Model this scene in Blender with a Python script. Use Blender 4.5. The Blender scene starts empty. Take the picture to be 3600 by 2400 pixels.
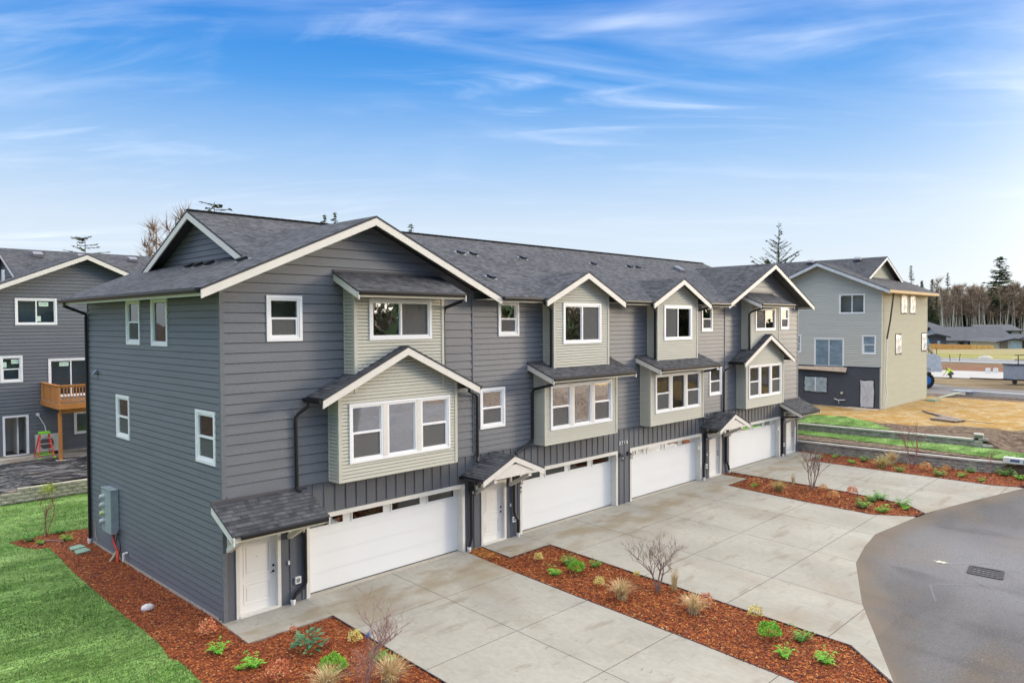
import bpy, bmesh, math, random
from mathutils import Vector, Matrix
R = math.radians
random.seed(7)
SC = bpy.context.scene
COL = SC.collection
# ------------------------------------------------------------------ camera
cam_d = bpy.data.cameras.new("camera"); cam = bpy.data.objects.new("camera", cam_d); COL.objects.link(cam)
SC.camera = cam
CP = Vector((-8.477, -18.701, 7.730))
YAW, PITCH, ROLL = R(-45.76), R(-1.435), R(-0.308)
cam_d.sensor_width = 36.0; cam_d.lens = 2620.8 / 3600 * 36.0
cam_d.clip_start = 0.1; cam_d.clip_end = 6000
f0 = Vector((-math.sin(YAW), math.cos(YAW), 0)); r0 = Vector((math.cos(YAW), math.sin(YAW), 0)); u0 = Vector((0, 0, 1))
F = f0 * math.cos(PITCH) + u0 * math.sin(PITCH); U = u0 * math.cos(PITCH) - f0 * math.sin(PITCH)
RT = r0 * math.cos(ROLL) + U * math.sin(ROLL); UP = U * math.cos(ROLL) - r0 * math.sin(ROLL)
cam.matrix_world = Matrix(((RT.x, UP.x, -F.x, CP.x), (RT.y, UP.y, -F.y, CP.y), (RT.z, UP.z, -F.z, CP.z), (0, 0, 0, 1)))
SC.render.resolution_x = 1024; SC.render.resolution_y = 682
# ------------------------------------------------------------------ sky
SUN_EL, SUN_AZ = R(8.5), R(-28)      # sun stands ahead-right of the facade: direction angle in the xy plane
sdir = Vector((math.cos(SUN_EL) * math.cos(SUN_AZ), math.cos(SUN_EL) * math.sin(SUN_AZ), math.sin(SUN_EL)))
W = bpy.data.worlds.new("World"); SC.world = W; W.use_nodes = True
nt = W.node_tree; N = nt.nodes; Lk = nt.links
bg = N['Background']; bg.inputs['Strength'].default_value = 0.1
sky = N.new('ShaderNodeTexSky'); sky.sky_type = 'NISHITA'; sky.sun_disc = False
sky.sun_elevation = SUN_EL; sky.sun_rotation = math.pi / 2 - SUN_AZ
sky.air_density = 1.0; sky.dust_density = 0.3; sky.ozone_density = 2.5
tc = N.new('ShaderNodeTexCoord'); sp = N.new('ShaderNodeSeparateXYZ'); Lk.new(tc.outputs['Generated'], sp.inputs[0])
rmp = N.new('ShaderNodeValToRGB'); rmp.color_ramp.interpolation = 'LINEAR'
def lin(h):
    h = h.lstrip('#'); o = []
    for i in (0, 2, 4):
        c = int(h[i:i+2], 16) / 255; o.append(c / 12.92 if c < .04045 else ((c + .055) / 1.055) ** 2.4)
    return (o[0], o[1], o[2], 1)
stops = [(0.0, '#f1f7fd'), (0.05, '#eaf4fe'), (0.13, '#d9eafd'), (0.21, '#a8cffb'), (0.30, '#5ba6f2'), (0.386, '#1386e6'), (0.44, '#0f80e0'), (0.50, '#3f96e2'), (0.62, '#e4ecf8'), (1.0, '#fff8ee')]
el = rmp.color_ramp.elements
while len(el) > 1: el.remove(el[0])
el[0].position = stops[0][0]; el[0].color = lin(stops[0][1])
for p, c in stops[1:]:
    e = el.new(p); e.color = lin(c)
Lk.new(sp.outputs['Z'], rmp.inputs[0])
def wmath(op, a, b=None, c=None):
    n = N.new('ShaderNodeMath'); n.operation = op
    for i, v in enumerate((a, b, c)):
        if v is None: continue
        if isinstance(v, (int, float)): n.inputs[i].default_value = v
        else: Lk.new(v, n.inputs[i])
    return n.outputs[0]
gain = wmath('MULTIPLY_ADD', wmath('SMOOTH_MIN', wmath('MAXIMUM', wmath('SUBTRACT', sp.outputs['Z'], .47), 0), .25, .05), 9.0, 1.0)  # unseen sky overhead brightened to raise the fill light
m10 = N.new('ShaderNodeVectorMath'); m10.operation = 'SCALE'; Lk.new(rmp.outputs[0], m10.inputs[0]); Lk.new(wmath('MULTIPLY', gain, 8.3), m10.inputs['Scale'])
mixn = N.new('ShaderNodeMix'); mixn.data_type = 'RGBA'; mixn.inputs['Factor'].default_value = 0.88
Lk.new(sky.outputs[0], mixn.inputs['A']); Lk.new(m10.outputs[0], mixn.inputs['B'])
dt = N.new('ShaderNodeVectorMath'); dt.operation = 'DOT_PRODUCT'; Lk.new(tc.outputs['Generated'], dt.inputs[0]); dt.inputs[1].default_value = sdir
glow = wmath('MULTIPLY', wmath('POWER', wmath('MAXIMUM', dt.outputs['Value'], 0.0), 16.0), 62.0)
gv = N.new('ShaderNodeVectorMath'); gv.operation = 'SCALE'; gv.inputs[0].default_value = (1.0, .80, .52); Lk.new(glow, gv.inputs['Scale'])
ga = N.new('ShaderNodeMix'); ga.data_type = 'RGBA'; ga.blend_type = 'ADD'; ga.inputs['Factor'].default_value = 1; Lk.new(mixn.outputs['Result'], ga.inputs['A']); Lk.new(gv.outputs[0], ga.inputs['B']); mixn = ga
# cirrus: two stretched noises on a flat layer overhead
zz = wmath('ADD', wmath('MAXIMUM', sp.outputs['Z'], 0.0), .12)
cx = wmath('DIVIDE', sp.outputs['X'], zz); cy = wmath('DIVIDE', sp.outputs['Y'], zz)
cb = N.new('ShaderNodeCombineXYZ'); Lk.new(cx, cb.inputs[0]); Lk.new(cy, cb.inputs[1])
def cloud(rot, scl, nscale, det, dist, lo, hi, off=(0, 0, 0)):
    m0 = N.new('ShaderNodeMapping'); m0.inputs['Rotation'].default_value = (0, 0, rot); Lk.new(cb.outputs[0], m0.inputs[0])
    mp = N.new('ShaderNodeMapping'); mp.inputs['Scale'].default_value = scl; mp.inputs['Location'].default_value = off
    Lk.new(m0.outputs[0], mp.inputs[0])
    nn = N.new('ShaderNodeTexNoise'); nn.inputs['Scale'].default_value = nscale; nn.inputs['Detail'].default_value = det; nn.inputs['Distortion'].default_value = dist; nn.inputs['Roughness'].default_value = .55
    Lk.new(mp.outputs[0], nn.inputs['Vector'])
    mr = N.new('ShaderNodeMapRange'); mr.interpolation_type = 'SMOOTHSTEP'; mr.inputs[1].default_value = lo; mr.inputs[2].default_value = hi
    Lk.new(nn.outputs['Fac'], mr.inputs[0]); return mr.outputs[0]
c1 = cloud(R(-140), (.55, 1.35, 1), .95, 9, 1.5, .46, .84, (3.1, 1.4, 0))
c2 = cloud(R(-126), (.45, 1.9, 1), 1.5, 10, 1.9, .48, .86, (1.3, 7.7, 2))
c3 = cloud(R(-134), (.6, .9, 1), .6, 4, .8, .40, .68, (5, 2.6, 4))
cm = wmath('MULTIPLY', wmath('MULTIPLY_ADD', c2, .8, wmath('MULTIPLY', c1, .65)), wmath('MULTIPLY_ADD', c3, .80, .20))
cm = wmath('MINIMUM', cm, .8)
mc = N.new('ShaderNodeMix'); mc.data_type = 'RGBA'; Lk.new(cm, mc.inputs['Factor']); Lk.new(mixn.outputs['Result'], mc.inputs['A']); mc.inputs['B'].default_value = (8.2, 9.0, 10.4, 1)
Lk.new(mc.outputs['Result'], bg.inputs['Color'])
# ------------------------------------------------------------------ sun and exposure
sl = bpy.data.lights.new("sun", 'SUN'); sl.energy = 1.35; sl.angle = R(11); sl.color = (1, .86, .68)
so = bpy.data.objects.new("sun", sl); COL.objects.link(so); so.rotation_euler = (-sdir).to_track_quat('-Z', 'Y').to_euler()
SC.view_settings.view_transform = 'Standard'; SC.view_settings.look = 'None'; SC.view_settings.exposure = 0.35; SC.view_settings.gamma = 1
SC.cycles.max_bounces = 8; SC.cycles.transparent_max_bounces = 12

# ------------------------------------------------------------------ materials
MATS = {}
def mat(name, col, rough=.8, var=.12, scale=3., stretch=(1, 1, 1), bump=0., bscale=60., metal=0., spec=.4, col2=None, c2lo=.45, c2hi=.65, c2scale=1., emis=None, fine=None, coord='Object', bd=.02):
    if name in MATS: return MATS[name]
    m = bpy.data.materials.new(name); m.use_nodes = True; n = m.node_tree.nodes; l = m.node_tree.links
    b = n['Principled BSDF']; b.inputs['Roughness'].default_value = rough; b.inputs['Metallic'].default_value = metal
    b.inputs['Specular IOR Level'].default_value = spec
    t = n.new('ShaderNodeTexCoord'); mp = n.new('ShaderNodeMapping'); mp.inputs['Scale'].default_value = stretch; l.new(t.outputs[coord], mp.inputs[0])
    def noise(s, d=5, src=None):
        q = n.new('ShaderNodeTexNoise'); q.inputs['Scale'].default_value = s; q.inputs['Detail'].default_value = d; l.new((src or mp).outputs[0], q.inputs['Vector']); return q.outputs['Fac']
    def mix(f, a, c):
        q = n.new('ShaderNodeMix'); q.data_type = 'RGBA'
        if isinstance(f, float): q.inputs['Factor'].default_value = f
        else: l.new(f, q.inputs['Factor'])
        for k, v in (('A', a), ('B', c)):
            if isinstance(v, tuple): q.inputs[k].default_value = (*v[:3], 1)
            else: l.new(v, q.inputs[k])
        return q.outputs['Result']
    def rng(s, lo, hi):
        q = n.new('ShaderNodeMapRange'); q.inputs[1].default_value = lo; q.inputs[2].default_value = hi; l.new(s, q.inputs[0]); return q.outputs[0]
    a = tuple(c * (1 - var) for c in col[:3]); c_ = tuple(min(1, c * (1 + var)) for c in col[:3])
    out = mix(rng(noise(scale), .3, .7), a, c_)
    if fine:
        fs, fa = fine
        q = n.new('ShaderNodeMix'); q.data_type = 'RGBA'; q.blend_type = 'MULTIPLY'; q.inputs['Factor'].default_value = 1
        l.new(out, q.inputs['A']); l.new(mix(rng(noise(fs, 3), .3, .7), (1 - fa,) * 3, (1 + fa,) * 3), q.inputs['B']); out = q.outputs['Result']
    if col2: out = mix(rng(noise(c2scale, 6), c2lo, c2hi), out, tuple(col2[:3]))
    l.new(out, b.inputs['Base Color'])
    if bump:
        bp = n.new('ShaderNodeBump'); bp.inputs['Strength'].default_value = bump; bp.inputs['Distance'].default_value = bd; l.new(noise(bscale, 4), bp.inputs['Height']); l.new(bp.outputs[0], b.inputs['Normal'])
    if emis: b.inputs['Emission Color'].default_value = (*emis[:3], 1); b.inputs['Emission Strength'].default_value = emis[3]
    m['_out'] = 0
    MATS[name] = m; return m
def shingle(name, ca, cb_, w=.24, h=.145):
    m = bpy.data.materials.new(name); m.use_nodes = True; n = m.node_tree.nodes; l = m.node_tree.links; b = n['Principled BSDF']; b.inputs['Roughness'].default_value = .93; b.inputs['Specular IOR Level'].default_value = .25
    uv = n.new('ShaderNodeUVMap'); uv.uv_map = 'UVMap'
    def brick(w, h, off, sq):
        k = n.new('ShaderNodeTexBrick'); k.inputs['Scale'].default_value = 1; k.inputs['Brick Width'].default_value = w; k.inputs['Row Height'].default_value = h
        k.inputs['Mortar Size'].default_value = .007; k.inputs['Mortar Smooth'].default_value = .4; k.offset = off; k.squash = sq; k.squash_frequency = 3; k.offset_frequency = 2
        k.inputs['Color1'].default_value = (0, 0, 0, 1); k.inputs['Color2'].default_value = (1, 1, 1, 1); k.inputs['Mortar'].default_value = (.5, .5, .5, 1); l.new(uv.outputs[0], k.inputs['Vector']); return k
    k1 = brick(w, h, .37, .7); k2 = brick(w * .61, h, .63, 1.3)
    ad = n.new('ShaderNodeMix'); ad.data_type = 'RGBA'; ad.inputs['Factor'].default_value = .35; l.new(k1.outputs['Color'], ad.inputs['A']); l.new(k2.outputs['Color'], ad.inputs['B'])
    no = n.new('ShaderNodeTexNoise'); no.inputs['Scale'].default_value = 90; l.new(uv.outputs[0], no.inputs['Vector'])
    no2 = n.new('ShaderNodeTexNoise'); no2.inputs['Scale'].default_value = .7; no2.inputs['Detail'].default_value = 6; l.new(uv.outputs[0], no2.inputs['Vector'])
    def mth(op, a, b_):
        q = n.new('ShaderNodeMath'); q.operation = op
        for i, v in enumerate((a, b_)):
            if isinstance(v, (int, float)): q.inputs[i].default_value = v
            else: l.new(v, q.inputs[i])
        return q.outputs[0]
    fac = mth('ADD', mth('MULTIPLY', ad.outputs['Result'], .55), mth('ADD', mth('MULTIPLY', no.outputs['Fac'], .35), mth('MULTIPLY', no2.outputs['Fac'], .3)))
    fac = mth('SUBTRACT', mth('MULTIPLY', fac, 1.25), .22)
    mx = n.new('ShaderNodeMix'); mx.data_type = 'RGBA'; l.new(fac, mx.inputs['Factor']); mx.inputs['A'].default_value = (*ca, 1); mx.inputs['B'].default_value = (*cb_, 1)
    # darker band along the upper end of every course
    sx = n.new('ShaderNodeSeparateXYZ'); l.new(uv.outputs[0], sx.inputs[0])
    fr = mth('FRACT', mth('DIVIDE', sx.outputs['Y'], h), 0)
    bpv = mth('SUBTRACT', mth('MULTIPLY', mth('SUBTRACT', 1, fr), 1.0), mth('MULTIPLY', k1.outputs['Fac'], .5))
    hgt = mth('ADD', bpv, mth('MULTIPLY', ad.outputs['Result'], .5))
    bp = n.new('ShaderNodeBump'); bp.inputs['Strength'].default_value = 1; bp.inputs['Distance'].default_value = .02; l.new(hgt, bp.inputs['Height']); l.new(bp.outputs[0], b.inputs['Normal'])
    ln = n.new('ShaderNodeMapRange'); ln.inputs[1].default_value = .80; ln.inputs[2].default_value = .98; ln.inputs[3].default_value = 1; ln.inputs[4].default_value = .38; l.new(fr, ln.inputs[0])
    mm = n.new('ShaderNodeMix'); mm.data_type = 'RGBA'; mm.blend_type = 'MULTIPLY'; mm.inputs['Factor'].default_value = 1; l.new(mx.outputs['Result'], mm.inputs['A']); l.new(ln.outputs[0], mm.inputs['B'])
    l.new(mm.outputs['Result'], b.inputs['Base Color']); MATS[name] = m; return m
def glass(name, tint, ior, tr=.85):
    m = bpy.data.materials.new(name); m.use_nodes = True; n = m.node_tree.nodes; l = m.node_tree.links; n.remove(n['Principled BSDF'])
    o = n['Material Output']; g = n.new('ShaderNodeBsdfGlossy'); g.inputs['Roughness'].default_value = .02; g.inputs['Color'].default_value = (.95, .97, 1, 1)
    t = n.new('ShaderNodeBsdfTransparent'); t.inputs['Color'].default_value = (*[c * tr for c in tint], 1); fr = n.new('ShaderNodeFresnel'); fr.inputs['IOR'].default_value = ior
    no = n.new('ShaderNodeTexNoise'); no.inputs['Scale'].default_value = 1.3; tcx = n.new('ShaderNodeTexCoord'); l.new(tcx.outputs['Object'], no.inputs['Vector'])
    bp = n.new('ShaderNodeBump'); bp.inputs['Strength'].default_value = .12; bp.inputs['Distance'].default_value = .05; l.new(no.outputs['Fac'], bp.inputs['Height']); l.new(bp.outputs[0], g.inputs['Normal'])
    x = n.new('ShaderNodeMixShader'); l.new(fr.outputs[0], x.inputs[0]); l.new(t.outputs[0], x.inputs[1]); l.new(g.outputs[0], x.inputs[2]); l.new(x.outputs[0], o.inputs[0]); MATS[name] = m; return m
def net(name, col, f):
    m = bpy.data.materials.new(name); m.use_nodes = True; n = m.node_tree.nodes; l = m.node_tree.links; b = n['Principled BSDF']; b.inputs['Base Color'].default_value = (*col, 1); b.inputs['Roughness'].default_value = .9; b.inputs['Alpha'].default_value = f
    MATS[name] = m; return m
DARK = mat('siding_slate', (.150, .160, .178), .52, .07, 1.2, (.4, .4, 4), .10, 45, fine=(26, .16))
DARKB = mat('board_slate', (.112, .120, .136), .6, .05, 1.2, fine=(30, .14), bump=.1)
DARKT = mat('trim_slate', (.145, .155, .17), .7, .05, 2, fine=(20, .10))
CREAM = mat('siding_sage', (.52, .51, .43), .7, .03, 1.5, (.4, .4, 4), .08, 50, fine=(18, .05))
CREAMT = mat('trim_sage', (.55, .53, .44), .6, .03, 2)
WHITE = mat('vinyl_white', (.84, .84, .84), .35, .01, 2)
RAKE = mat('trim_ivory', (.70, .67, .61), .55, .03, 2, fine=(6, .03))
DOORM = mat('door_ivory', (.80, .78, .73), .5, .01, 2)
GARM = mat('garage_white', (.78, .785, .775), .5, .015, .8)
SOFF = mat('soffit_slate', (.09, .085, .09), .8, .05, 2)
BLACK = mat('gutter_black', (.016, .016, .019), .35, .1, 5)
FIX = mat('fixture_black', (.012, .012, .014), .4, .1, 5)
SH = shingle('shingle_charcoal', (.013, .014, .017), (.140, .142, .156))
GL = glass('window_glass', (.93, .97, .95), 1.75, .97)
SCR = net('insect_screen', (.16, .16, .155), .5)
INT = mat('room_plaster', (.86, .84, .79), .9, .05, 1)
INTD = mat('garage_inside', (.10, .09, .08), .9, .2, 1)
BULB = glass('lamp_glass', (1, 1, 1), 1.5)
PVC = mat('pvc_white', (.75, .75, .73), .4, .03, 5)
FOUND = mat('foundation_concrete', (.42, .38, .31), .9, .12, 4, bump=.2)
# ------------------------------------------------------------------ mesh helpers
def clip(poly, a, b, c):            # keep a*x+b*y<=c
    out = []; n = len(poly)
    for i in range(n):
        p, q = poly[i], poly[(i + 1) % n]; dp = a * p[0] + b * p[1] - c; dq = a * q[0] + b * q[1] - c
        if dp <= 1e-9: out.append(p)
        if (dp < -1e-9 and dq > 1e-9) or (dp > 1e-9 and dq < -1e-9):
            t = dp / (dp - dq); out.append((p[0] + (q[0] - p[0]) * t, p[1] + (q[1] - p[1]) * t))
    return out
def area(p): return abs(sum(p[i][0] * p[(i + 1) % len(p)][1] - p[(i + 1) % len(p)][0] * p[i][1] for i in range(len(p)))) / 2
def subtract(polys, rect):
    x0, x1, y0, y1 = rect; out = []
    for p in polys:
        xs = [q[0] for q in p]; ys = [q[1] for q in p]
        if max(xs) <= x0 or min(xs) >= x1 or max(ys) <= y0 or min(ys) >= y1: out.append(p); continue
        a = clip(p, 1, 0, x0); b = clip(p, -1, 0, -x1); m = clip(clip(p, -1, 0, -x0), 1, 0, x1)
        for q in (a, b, clip(m, 0, 1, y0), clip(m, 0, -1, -y1)):
            if len(q) > 2 and area(q) > 1e-4: out.append(q)
    return out
class MB:
    def __init__(s): s.v = []; s.f = []; s.uv = []; s.mi = []; s.T = None
    def face(s, pts, uvs=None, mi=0):
        k = len(s.v)
        if s.T: pts = [s.T(*p) for p in pts]
        s.v += [tuple(p) for p in pts]; s.f.append(tuple(range(k, k + len(pts)))); s.uv.append(uvs); s.mi.append(mi)
    def box(s, x0, x1, y0, y1, z0, z1, mi=0):
        if x0 > x1: x0, x1 = x1, x0
        if y0 > y1: y0, y1 = y1, y0
        if z0 > z1: z0, z1 = z1, z0
        P = [(x, y, z) for x in (x0, x1) for y in (y0, y1) for z in (z0, z1)]
        for q in ((0, 1, 3, 2), (4, 6, 7, 5), (0, 4, 5, 1), (2, 3, 7, 6), (0, 2, 6, 4), (1, 5, 7, 3)): s.face([P[i] for i in q], None, mi)
    def obox(s, c, X, Y, Z, mi=0):   # oriented box, half vectors
        c = Vector(c); P = [c + X * i + Y * j + Z * k for i in (-1, 1) for j in (-1, 1) for k in (-1, 1)]
        for q in ((0, 1, 3, 2), (4, 6, 7, 5), (0, 4, 5, 1), (2, 3, 7, 6), (0, 2, 6, 4), (1, 5, 7, 3)): s.face([P[i] for i in q], None, mi)
    def beam(s, p, q, w, h, mi=0, up=(0, 0, 1)):
        p, q = Vector(p), Vector(q); d = (q - p); L = d.length; d.normalize(); a = d.cross(Vector(up))
        if a.length < 1e-4: a = d.cross(Vector((1, 0, 0)))
        a.normalize(); b = a.cross(d); s.obox((p + q) / 2, d * L / 2, a * w / 2, b * h / 2, mi)
    def tube(s, path, r, n=8, cap=True, mi=0):
        path = [Vector(p) for p in path]; rs = r if isinstance(r, (list, tuple)) else [r] * len(path); rings = []; a = None
        for i, p in enumerate(path):
            d = (path[min(i + 1, len(path) - 1)] - path[max(i - 1, 0)]).normalized()
            if a is None:
                a = d.cross(Vector((0, 0, 1)))
                if a.length < 1e-3: a = d.cross(Vector((1, 0, 0)))
            a = (a - d * a.dot(d)).normalized(); b = d.cross(a)
            rings.append([p + (a * math.cos(2 * math.pi * k / n) + b * math.sin(2 * math.pi * k / n)) * rs[i] for k in range(n)])
        k0 = len(s.v)
        for rg in rings: s.v += [tuple(s.T(*q)) if s.T else tuple(q) for q in rg]
        for i in range(len(rings) - 1):
            for k in range(n):
                s.f.append((k0 + i * n + k, k0 + i * n + (k + 1) % n, k0 + (i + 1) * n + (k + 1) % n, k0 + (i + 1) * n + k)); s.uv.append(None); s.mi.append(mi)
        if cap:
            s.f.append(tuple(k0 + k for k in range(n))); s.f.append(tuple(k0 + (len(rings) - 1) * n + k for k in range(n))); s.uv += [None, None]; s.mi += [mi, mi]
    def prism(s, poly, ext, mi=0):   # poly: 3d points, ext: vector
        e = Vector(ext); A = [Vector(p) for p in poly]; B = [p + e for p in A]; s.face(A, None, mi); s.face(B[::-1], None, mi)
        for i in range(len(A)): j = (i + 1) % len(A); s.face([A[i], A[j], B[j], B[i]], None, mi)
    def ball(s, c, r, n=8, m=5, mi=0, sc=(1, 1, 1), jit=0):
        k0 = len(s.v)
        for i in range(m + 1):
            t = math.pi * i / m
            for k in range(n):
                a = 2 * math.pi * k / n; rr = r * (1 + random.uniform(-jit, jit)); p = (c[0] + rr * sc[0] * math.sin(t) * math.cos(a), c[1] + rr * sc[1] * math.sin(t) * math.sin(a), c[2] + rr * sc[2] * math.cos(t))
                s.v.append(tuple(s.T(*p)) if s.T else p)
        for i in range(m):
            for k in range(n): s.f.append((k0 + i * n + k, k0 + i * n + (k + 1) % n, k0 + (i + 1) * n + (k + 1) % n, k0 + (i + 1) * n + k)); s.uv.append(None); s.mi.append(mi)
    def build(s, name, mats, parent=None, smooth=False, fixn=False):
        me = bpy.data.meshes.new(name); me.from_pydata(s.v, [], s.f); me.update()
        if not isinstance(mats, (list, tuple)): mats = [mats]
        for m in mats: me.materials.append(m)
        for p, i in zip(me.polygons, s.mi): p.material_index = i; p.use_smooth = smooth
        if any(u for u in s.uv):
            ul = me.uv_layers.new(name='UVMap')
            for p, u in zip(me.polygons, s.uv):
                if u:
                    for li, c in zip(p.loop_indices, u): ul.data[li].uv = c
        if fixn:
            bm = bmesh.new(); bm.from_mesh(me); bmesh.ops.remove_doubles(bm, verts=bm.verts, dist=1e-5); bmesh.ops.recalc_face_normals(bm, faces=bm.faces); bm.to_mesh(me); bm.free()
        o = bpy.data.objects.new(name, me); COL.objects.link(o)
        if parent:
            o.parent = parent
            if not parent.parent and not parent.get('local'): o.location = -parent.location
        return o
def tag(o, label, cat, group=None, kind=None):
    if label: o['label'] = label
    if cat: o['category'] = cat
    if group: o['group'] = group
    if kind: o['kind'] = kind
    return o
def thing(name, label, cat, loc=(0, 0, 0), rz=0, group=None, local=False):
    o = bpy.data.objects.new(name, None); COL.objects.link(o); o.location = loc; o.rotation_euler = (0, 0, rz)
    o.empty_display_size = .2
    if local: o['local'] = 1
    return tag(o, label, cat, group)
def kids(o): return [c for c in list(COL.objects) if c.parent == o]
TREE = {}
def dup(root, loc, rz=0., sc=1., label=None, group=None, children=None):
    r = root.copy(); COL.objects.link(r); r.location = loc; r.rotation_euler = (0, 0, rz); r.scale = (sc, sc, sc) if isinstance(sc, (int, float)) else sc
    if label: r['label'] = label
    if group: r['group'] = group
    for ch in children or []:
        c = ch.copy(); COL.objects.link(c); c.parent = r
    return r
def struct(name, mb, m, **k):
    o = mb.build(name, m, **k); o['kind'] = 'structure'; return o
# siding boards on a planar wall; frame: origin O, horizontal U, outward N
def siding(mb, polys, O, Uv, Nv, z0, exp, lap=.017, mi=0, gap=None):
    O, Uv, Nv = Vector(O), Vector(Uv), Vector(Nv); gap = gap or (.019 if exp > .15 else .021)
    rs = random.Random(int(abs(O.x * 7 + O.y * 13 + exp * 1000)) + len(polys))
    for poly in polys:     # backing seen through the open reveals
        if len(poly) > 2: mb.face([O + Uv * u + Vector((0, 0, z)) - Nv * .035 for u, z in poly], None, mi)
    offs = {}
    for poly in polys:
        lo = min(p[1] for p in poly); hi = max(p[1] for p in poly); i = int((lo - z0) // exp)
        while z0 + i * exp < hi:
            za = z0 + i * exp; q0 = clip(clip(poly, 0, -1, -za), 0, 1, za + exp - gap); i += 1
            if len(q0) < 3 or area(q0) < 1e-5: continue
            def P(u, z, o=None):
                off = lap * (1 - (z - za) / exp) - .004 if o is None else o
                return O + Uv * u + Vector((0, 0, z)) + Nv * off
            if exp < .15: parts = [q0]
            else:
                if i not in offs: offs[i] = rs.uniform(0, 3.66)
                parts = []; u0, u1 = min(p[0] for p in q0), max(p[0] for p in q0); c = offs[i] - 3.66
                while c < u1:
                    r = clip(clip(q0, -1, 0, -(c + .004)), 1, 0, c + 3.66)
                    if len(r) > 2 and area(r) > 1e-5: parts.append(r)
                    c += 3.66
            for q in parts:
                mb.face([P(*p) for p in q], None, mi)
                b = [p[0] for p in q if p[1] < za + 1e-6]
                if len(b) > 1: mb.face([P(min(b), za), P(max(b), za), P(max(b), za, -.012), P(min(b), za, -.012)], None, mi)
def flat(mb, polys, O, Uv, Nv, off=0, mi=0):
    O, Uv, Nv = Vector(O), Vector(Uv), Vector(Nv)
    for q in polys: mb.face([O + Uv * u + Vector((0, 0, z)) + Nv * off for u, z in q], None, mi)
def roof(mb, pts, eave, th=.06):     # pts: top polygon (3d); eave: unit dir of the eave
    pts = [Vector(p) for p in pts]; e = Vector(eave).normalized(); n = sum((pts[i].cross(pts[(i + 1) % len(pts)]) for i in range(len(pts))), Vector()).normalized()
    if n.z < 0: n = -n
    w = n.cross(e); 
    if w.z < 0: w = -w
    mb.face(pts, [(p.dot(e), p.dot(w)) for p in pts], 0)
    B = [p - Vector((0, 0, th)) for p in pts]; mb.face(B[::-1], None, 1)
    for i in range(len(pts)):
        j = (i + 1) % len(pts); mb.face([pts[i], B[i], B[j], pts[j]], [(0, .05), (0, .02), (.1, .02), (.1, .05)], 0)
# ================================================================== the townhouse row
L, WD, D, RY = 35.014, 8.795, 10.6, 5.435
ZE, ZG, PM = 8.64, 10.864, .4483
house = thing('townhouse_building', 'slate grey row of four attached houses with sage bays and four white garage doors', 'building', (L / 2, D / 2, 0))
ID = lambda x, y, z: (x, y, z)
MI = lambda x, y, z: (L - x, y, z)
def newmb(T=ID): m = MB(); m.T = T; return m
def frame(O, Uv, Nv):
    O, Uv, Nv = Vector(O), Vector(Uv), Vector(Nv)
    def fb(mb, u0, u1, z0, z1, n0, n1, mi=0):
        mb.obox(O + Uv * (u0 + u1) / 2 + Nv * (n0 + n1) / 2 + Vector((0, 0, (z0 + z1) / 2)), Uv * abs(u1 - u0) / 2, Nv * abs(n1 - n0) / 2, Vector((0, 0, abs(z1 - z0) / 2)), mi)
    return fb
def ring(fb, mb, a, b, z0, z1, w, n0, n1, mi=0):
    fb(mb, a, b, z1 - w, z1, n0, n1, mi); fb(mb, a, b, z0, z0 + w, n0, n1, mi); fb(mb, a, a + w, z0 + w, z1 - w, n0, n1, mi); fb(mb, b - w, b, z0 + w, z1 - w, n0, n1, mi)
def sash(fb, T, fm, par_later, a, b, z0, z1, kind, side=1, screen=True):
    ring(fb, fm, a, b, z0, z1, .055, -.06, .014)
    i = .055; subs = []
    p = newmb(T)
    if kind == 'hung':
        zm = z0 + (z1 - z0) * .5; fb(fm, a + i, b - i, zm - .028, zm + .028, -.05, .008)
        fb(fm, a + i, a + i + .02, z0 + i, zm - .028, -.05, .002); fb(fm, b - i - .045, b - i, z0 + i, zm - .028, -.05, .002); fb(fm, a + i + .02, b - i - .045, z0 + i, z0 + i + .03, -.05, .002)
        s = newmb(T); O_ = (a + i, b - i, z0 + i, zm - .03); fb(s, O_[0], O_[1], O_[2], O_[3], -.026, -.024); subs.append(('screen', s, SCR))
    elif kind == 'slider':
        um = (a + b) / 2; fb(fm, um - .03, um + .03, z0 + i, z1 - i, -.05, .008)
        s = newmb(T); u0, u1 = (um + .03, b - i) if side > 0 else (a + i, um - .03)
        fb(s, u0, u1, z0 + i, z1 - i, -.026, -.024); subs.append(('screen', s, SCR))
    fb(p, a + i, b - i, z0 + i, z1 - i, -.040, -.036); subs.append(('pane', p, GL))
    if not screen: subs = [q for q in subs if q[0] != 'screen']
    return subs
def window(par, T, O, Uv, Nv, a, b, z0, z1, kind='hung', side=1, casing=.085, cm=None, screen=True, room=True, depth=1.9):
    fb = frame(O, Uv, Nv); fm = newmb(T)
    ring(fb, fm, a, b, z0, z1, casing, -.02, .034)
    subs = sash(fb, T, fm, None, a + casing, b - casing, z0 + casing, z1 - casing, kind, side, screen)
    w = fm.build('window', WHITE, par)
    for n, m, mt in subs: m.build(n, mt, w)
    if room: roombox(w, T, O, Uv, Nv, a - .12, b + .12, z0 - .25, z1 + .08, depth * .6)
    return w
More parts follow.
